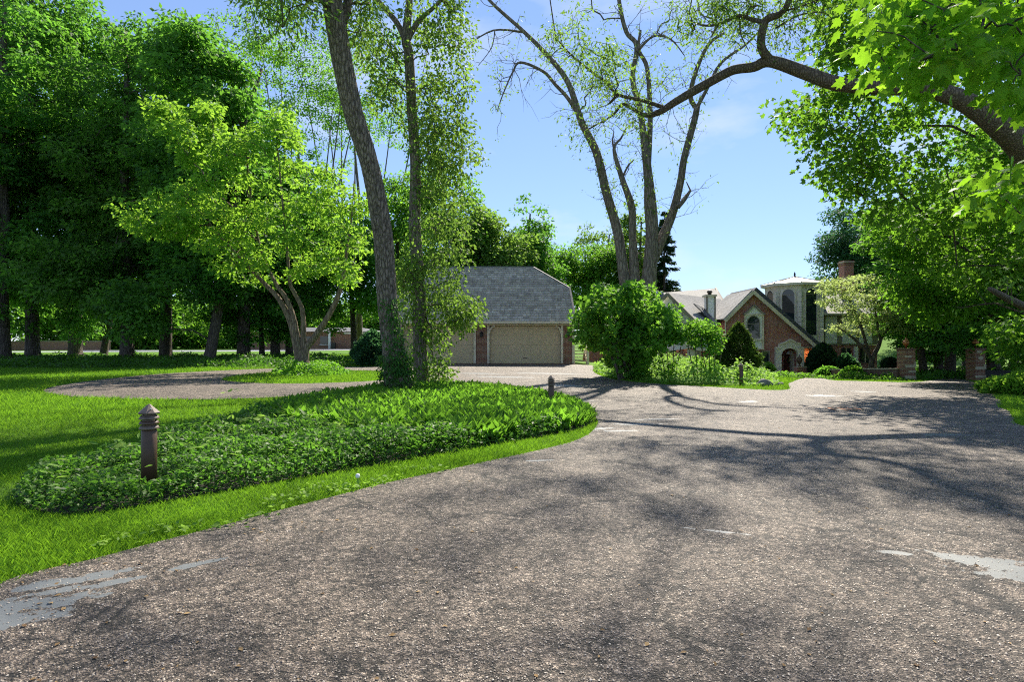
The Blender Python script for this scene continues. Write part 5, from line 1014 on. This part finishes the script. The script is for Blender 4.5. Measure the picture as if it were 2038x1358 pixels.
# ivy ring, grove ground cover, verge cover by the pillars
def cover(name, poly, n, h, size, m, label, seed, wide=1.0, tmpl=RHOMB, bumpy=.4):
    rng = np.random.default_rng(seed); xy = pts_in(rng, n, poly); ed = edge_dist(xy[:,0], xy[:,1], poly); top = np.clip(ed/(h*1.6), .2, 1)*h*(1+bumpy*vnoise(xy[:,0], xy[:,1], 1.6, seed)); z = ground(xy[:,0], xy[:,1])+np.clip(top, .04, 3)*rng.random(n)**.5
    T = rng.normal(size=(n,3))*np.array([1,1,.5]); V, F = leaves(np.stack([xy[:,0], xy[:,1], z], 1), T, rng.normal(size=(n,3))*.6+np.array([0,-.15,1]), size*(.6+.8*rng.random(n)), tmpl)
    stuff(name, V, F, M[m], np.clip(rng.normal(.42,.24,n)+.2*vnoise(xy[:,0], xy[:,1], 1.1, seed+1), 0, 1), len(tmpl[0]), label)
cover('ivy_cover', IVYRING, 9000, .42, .13, 'L_lily', 'mounded ivy ring round the bright tree stems', 211)
cover('grove_cover', GROVEBED, 42000, .38, .17, 'L_ivy', 'dark leafy cover under the grove maples', 212)
cover('island_undergrowth', SHRUBBED, 26000, .72, .14, 'L_weed', 'pale tangled undergrowth on the shrub island', 213, bumpy=.5)
cover('gate_cover', [(20.5,31.5),(22.3,32.0),(23.4,33.2),(26.6,33.2),(28.5,31.8),(33,31.6),(40,34),(40,48),(28,50),(22,44)], 22000, .40, .17, 'L_ivy', 'green leafy cover among the trunks past the gate pillars', 214)
cover('wall_foot_cover', [(17.6,38.6),(20,35.2),(22,32.2),(22.4,31.6),(20.2,32),(17.8,35),(15.9,38.2)][::-1], 6000, .3, .13, 'L_mid', 'leafy border along the brown garden wall', 215)
# grass blades: thick near the camera, thinning with distance
rng = np.random.default_rng(221); N0 = 1150000; d = 3.0*np.exp(rng.random(N0)*math.log(58/3.0)); x = (rng.random(N0)*2-1)*d*1.0
jx, jy = x+.035*rng.normal(size=N0), d+.035*rng.normal(size=N0); k = ~(inpoly(jx, jy, DRIVE) & ~inpoly(jx, jy, ISLAND)); x, d = x[k], d[k]
jx, jy = x+.05*rng.normal(size=len(x)), d+.05*rng.normal(size=len(x))
k = ~inpoly(jx, jy, BED) & ~inpoly(x, d, IVYRING) & ~inpoly(x, d, SHRUBBED) & ~((x > -8.2) & (x < 5) & (d > 36.3)) & ~((x > 5) & (d > 30)) & ~inpoly(x, d, GROVEBED); x, d = x[k], d[k]
k = rng.random(len(x)) < np.clip(1.1-.9*np.clip(vnoise(x, d, 2.1, 31)-1.0, 0, 1), .2, 1); x, d = x[k], d[k]; n = len(x)
patch = vnoise(x, d, .9, 12); dry = np.clip(vnoise(x, d, 1.7, 14)-.9, 0, 1); hgt = (.032+.028*rng.random(n)**2+.03*(rng.random(n) < .06))*(1+.2*patch)*np.clip(d/9, 1, 1.9); a = rng.random(n)*6.28; ln = .15+.55*rng.random(n)
dv = np.stack([np.cos(a), np.sin(a), np.zeros(n)], 1); b_ = rng.random(n)*6.28; S = np.stack([np.cos(b_), np.sin(b_), np.zeros(n)], 1)*((.0012+.0010*rng.random(n))*np.clip(d/4.5, 1, 8))[:,None]
B = np.stack([x, d, ground(x, d)-.004], 1); U = np.stack([np.cos(a)*ln, np.sin(a)*ln, np.ones(n)], 1)*hgt[:,None]
V = np.stack([B-S, B+S, B+U*.55+S*.7, B+U+dv*(hgt*.2)[:,None]], 1).reshape(-1,3); i4 = np.arange(n)*4; F = np.stack([np.stack([i4, i4+1, i4+2], 1), np.stack([i4, i4+2, i4+3], 1)], 1).reshape(-1,3)
stuff('grass', V, F, M['grass'], np.clip(rng.normal(.40,.30,n)+.20*patch+.12*vnoise(x, d, 5, 17)+.35*dry, 0, 1), 4, 'mown grass of the lawns and verges'); print('grass', n)
# weeds creeping over the drive edge, dandelion clocks
xy = np.concatenate([np.array(hit(px+rng.normal()*14, py+rng.normal()*4))[None]+rng.normal(size=(22,2))*np.array([.10,.07]) for px, py in ((560,1010),(600,1005),(640,990),(660,985),(700,978),(760,962),(820,948),(770,968),(520,1030),(330,1075),(420,1050),(860,940),(250,1090))]); n = len(xy)
V, F = leaves(np.stack([xy[:,0], xy[:,1], ground(xy[:,0], xy[:,1])+.03+.05*rng.random(n)], 1), rng.normal(size=(n,3))*np.array([1,1,.3]), rng.normal(size=(n,3))*.4+np.array([0,0,1]), .035+.035*rng.random(n), RHOMB)
stuff('edge_weeds', V, F, M['L_weed'], rng.random(n), 4, 'small weeds creeping over the drive edge')
for px, py, lab in ((925,888,'white dandelion clock on the grass strip halfway along the bed'), (712,972,'white dandelion clock at the ragged drive edge')):
    q = hit(px, py); t = thing('dandelion_clock', lab, 'flower', (*q, gz(*q)), 0, 'dandelion clocks'); MB().tube([(0,0,0),(.005,0,.06),(0,0,.1)], .0025, 5).build('stem', M['L_weed'], t); MB().lathe([(.004,.095),(.018,.10),(.024,.118),(.018,.136),(.004,.142)], (0,0,0), 10).build('head', M['white'], t)
# loose chips on the drive close to the camera
rng = np.random.default_rng(231); N0 = 26000; d = 2.2+6.5*rng.random(N0)**1.6; x = (rng.random(N0)*2-1)*d*.95; k = inpoly(x, d, DRIVE); x, d = x[k], d[k]; n = len(x); s = .0025+.0045*rng.random(n)**2
c0 = rng.normal(size=(n,6,3))*.12+np.array([(1,0,0),(-.9,.2,0),(0,1,0),(.1,-.9,0),(0,0,.75),(0,0,-.4)])[None]; ang = rng.random(n)*6.28; ca, sa = np.cos(ang)[:,None], np.sin(ang)[:,None]
cx_, cy_ = c0[...,0]*ca-c0[...,1]*sa, c0[...,0]*sa+c0[...,1]*ca; V = np.stack([cx_, cy_, c0[...,2]], -1)*s[:,None,None]+np.stack([x, d, ground(x, d)+.033], 1)[:,None]
F = (np.array([(0,2,4),(2,1,4),(1,3,4),(3,0,4)])[None]+(np.arange(n)*6)[:,None,None]).reshape(-1,3)
m, t, bb = mat('loose stone chips'); at_ = nd(t, 'ShaderNodeAttribute', _attribute_name='tint'); t.links.new(ramp(t, at_.outputs['Fac'], [(0,(.05,.04,.035)),(.4,(.17,.14,.12)),(.8,(.30,.26,.22)),(1,(.46,.41,.35))]), bb.inputs['Base Color']); bb.inputs['Roughness'].default_value = .55
stuff('gravel', V.reshape(-1,3), F, m, rng.random(n), 6, 'loose stone chips scattered over the near drive')
# dry leaf litter and twigs blown over the drive
rng = np.random.default_rng(235); N0 = 2600; d = 2.4*np.exp(rng.random(N0)*math.log(30/2.4)); x = (rng.random(N0)*2-1)*d*.95; k = inpoly(x, d, DRIVE); x, d = x[k], d[k]; near_ = edge_dist(x, d, DRIVE); k = rng.random(len(x)) < np.clip(.9-near_*.5, .22, 1); x, d = x[k], d[k]; n = len(x)
V, F = leaves(np.stack([x, d, ground(x, d)+.036], 1), rng.normal(size=(n,3))*np.array([1,1,.08]), rng.normal(size=(n,3))*.25+np.array([0,0,1]), .014+.03*rng.random(n)**2, RHOMB)
stuff('leaf_litter', V, F, M['litter'], rng.random(n), 4, 'dry leaf bits scattered over the drive')
# distant woods closing the horizon
rng = np.random.default_rng(241); C = []
for k in range(150):
    a = R(-62+124*rng.random()); dd = 118+45*rng.random(); hh = (8+7*rng.random())*(.3 if R(14) < a < R(31) else 1); bx, by = dd*math.sin(a), dd*math.cos(a)
    C.append(np.array([bx, by, hh*.5])[None]+unit(rng.normal(size=(26,3)))*np.array([4.5,4.5,hh*.52])[None]*(rng.random((26,1))**.35))
for k in range(70):
    a = R(-50+40*rng.random()); dd = 108+12*rng.random(); hh = 7+6*rng.random(); bx, by = dd*math.sin(a), max(108, dd*math.cos(a)*1.15)
    C.append(np.array([bx, by, hh*.42])[None]+unit(rng.normal(size=(30,3)))*np.array([3.5,3.0,hh*.55])[None]*(rng.random((30,1))**.35))
C = np.concatenate(C); C[:,2] = np.maximum(C[:,2], .6)+ground(C[:,0], C[:,1]); V, F, ti = clump_leaves(rng, C, 1.6, 26, .75, RHOMB, .7, .3, .9, .6)
tag(link('distant_woods', mesh_np('distant_woods', V, F, M['L_mid'], False, {'tint': ti})), 'far green woods along the horizon', kind='stuff')
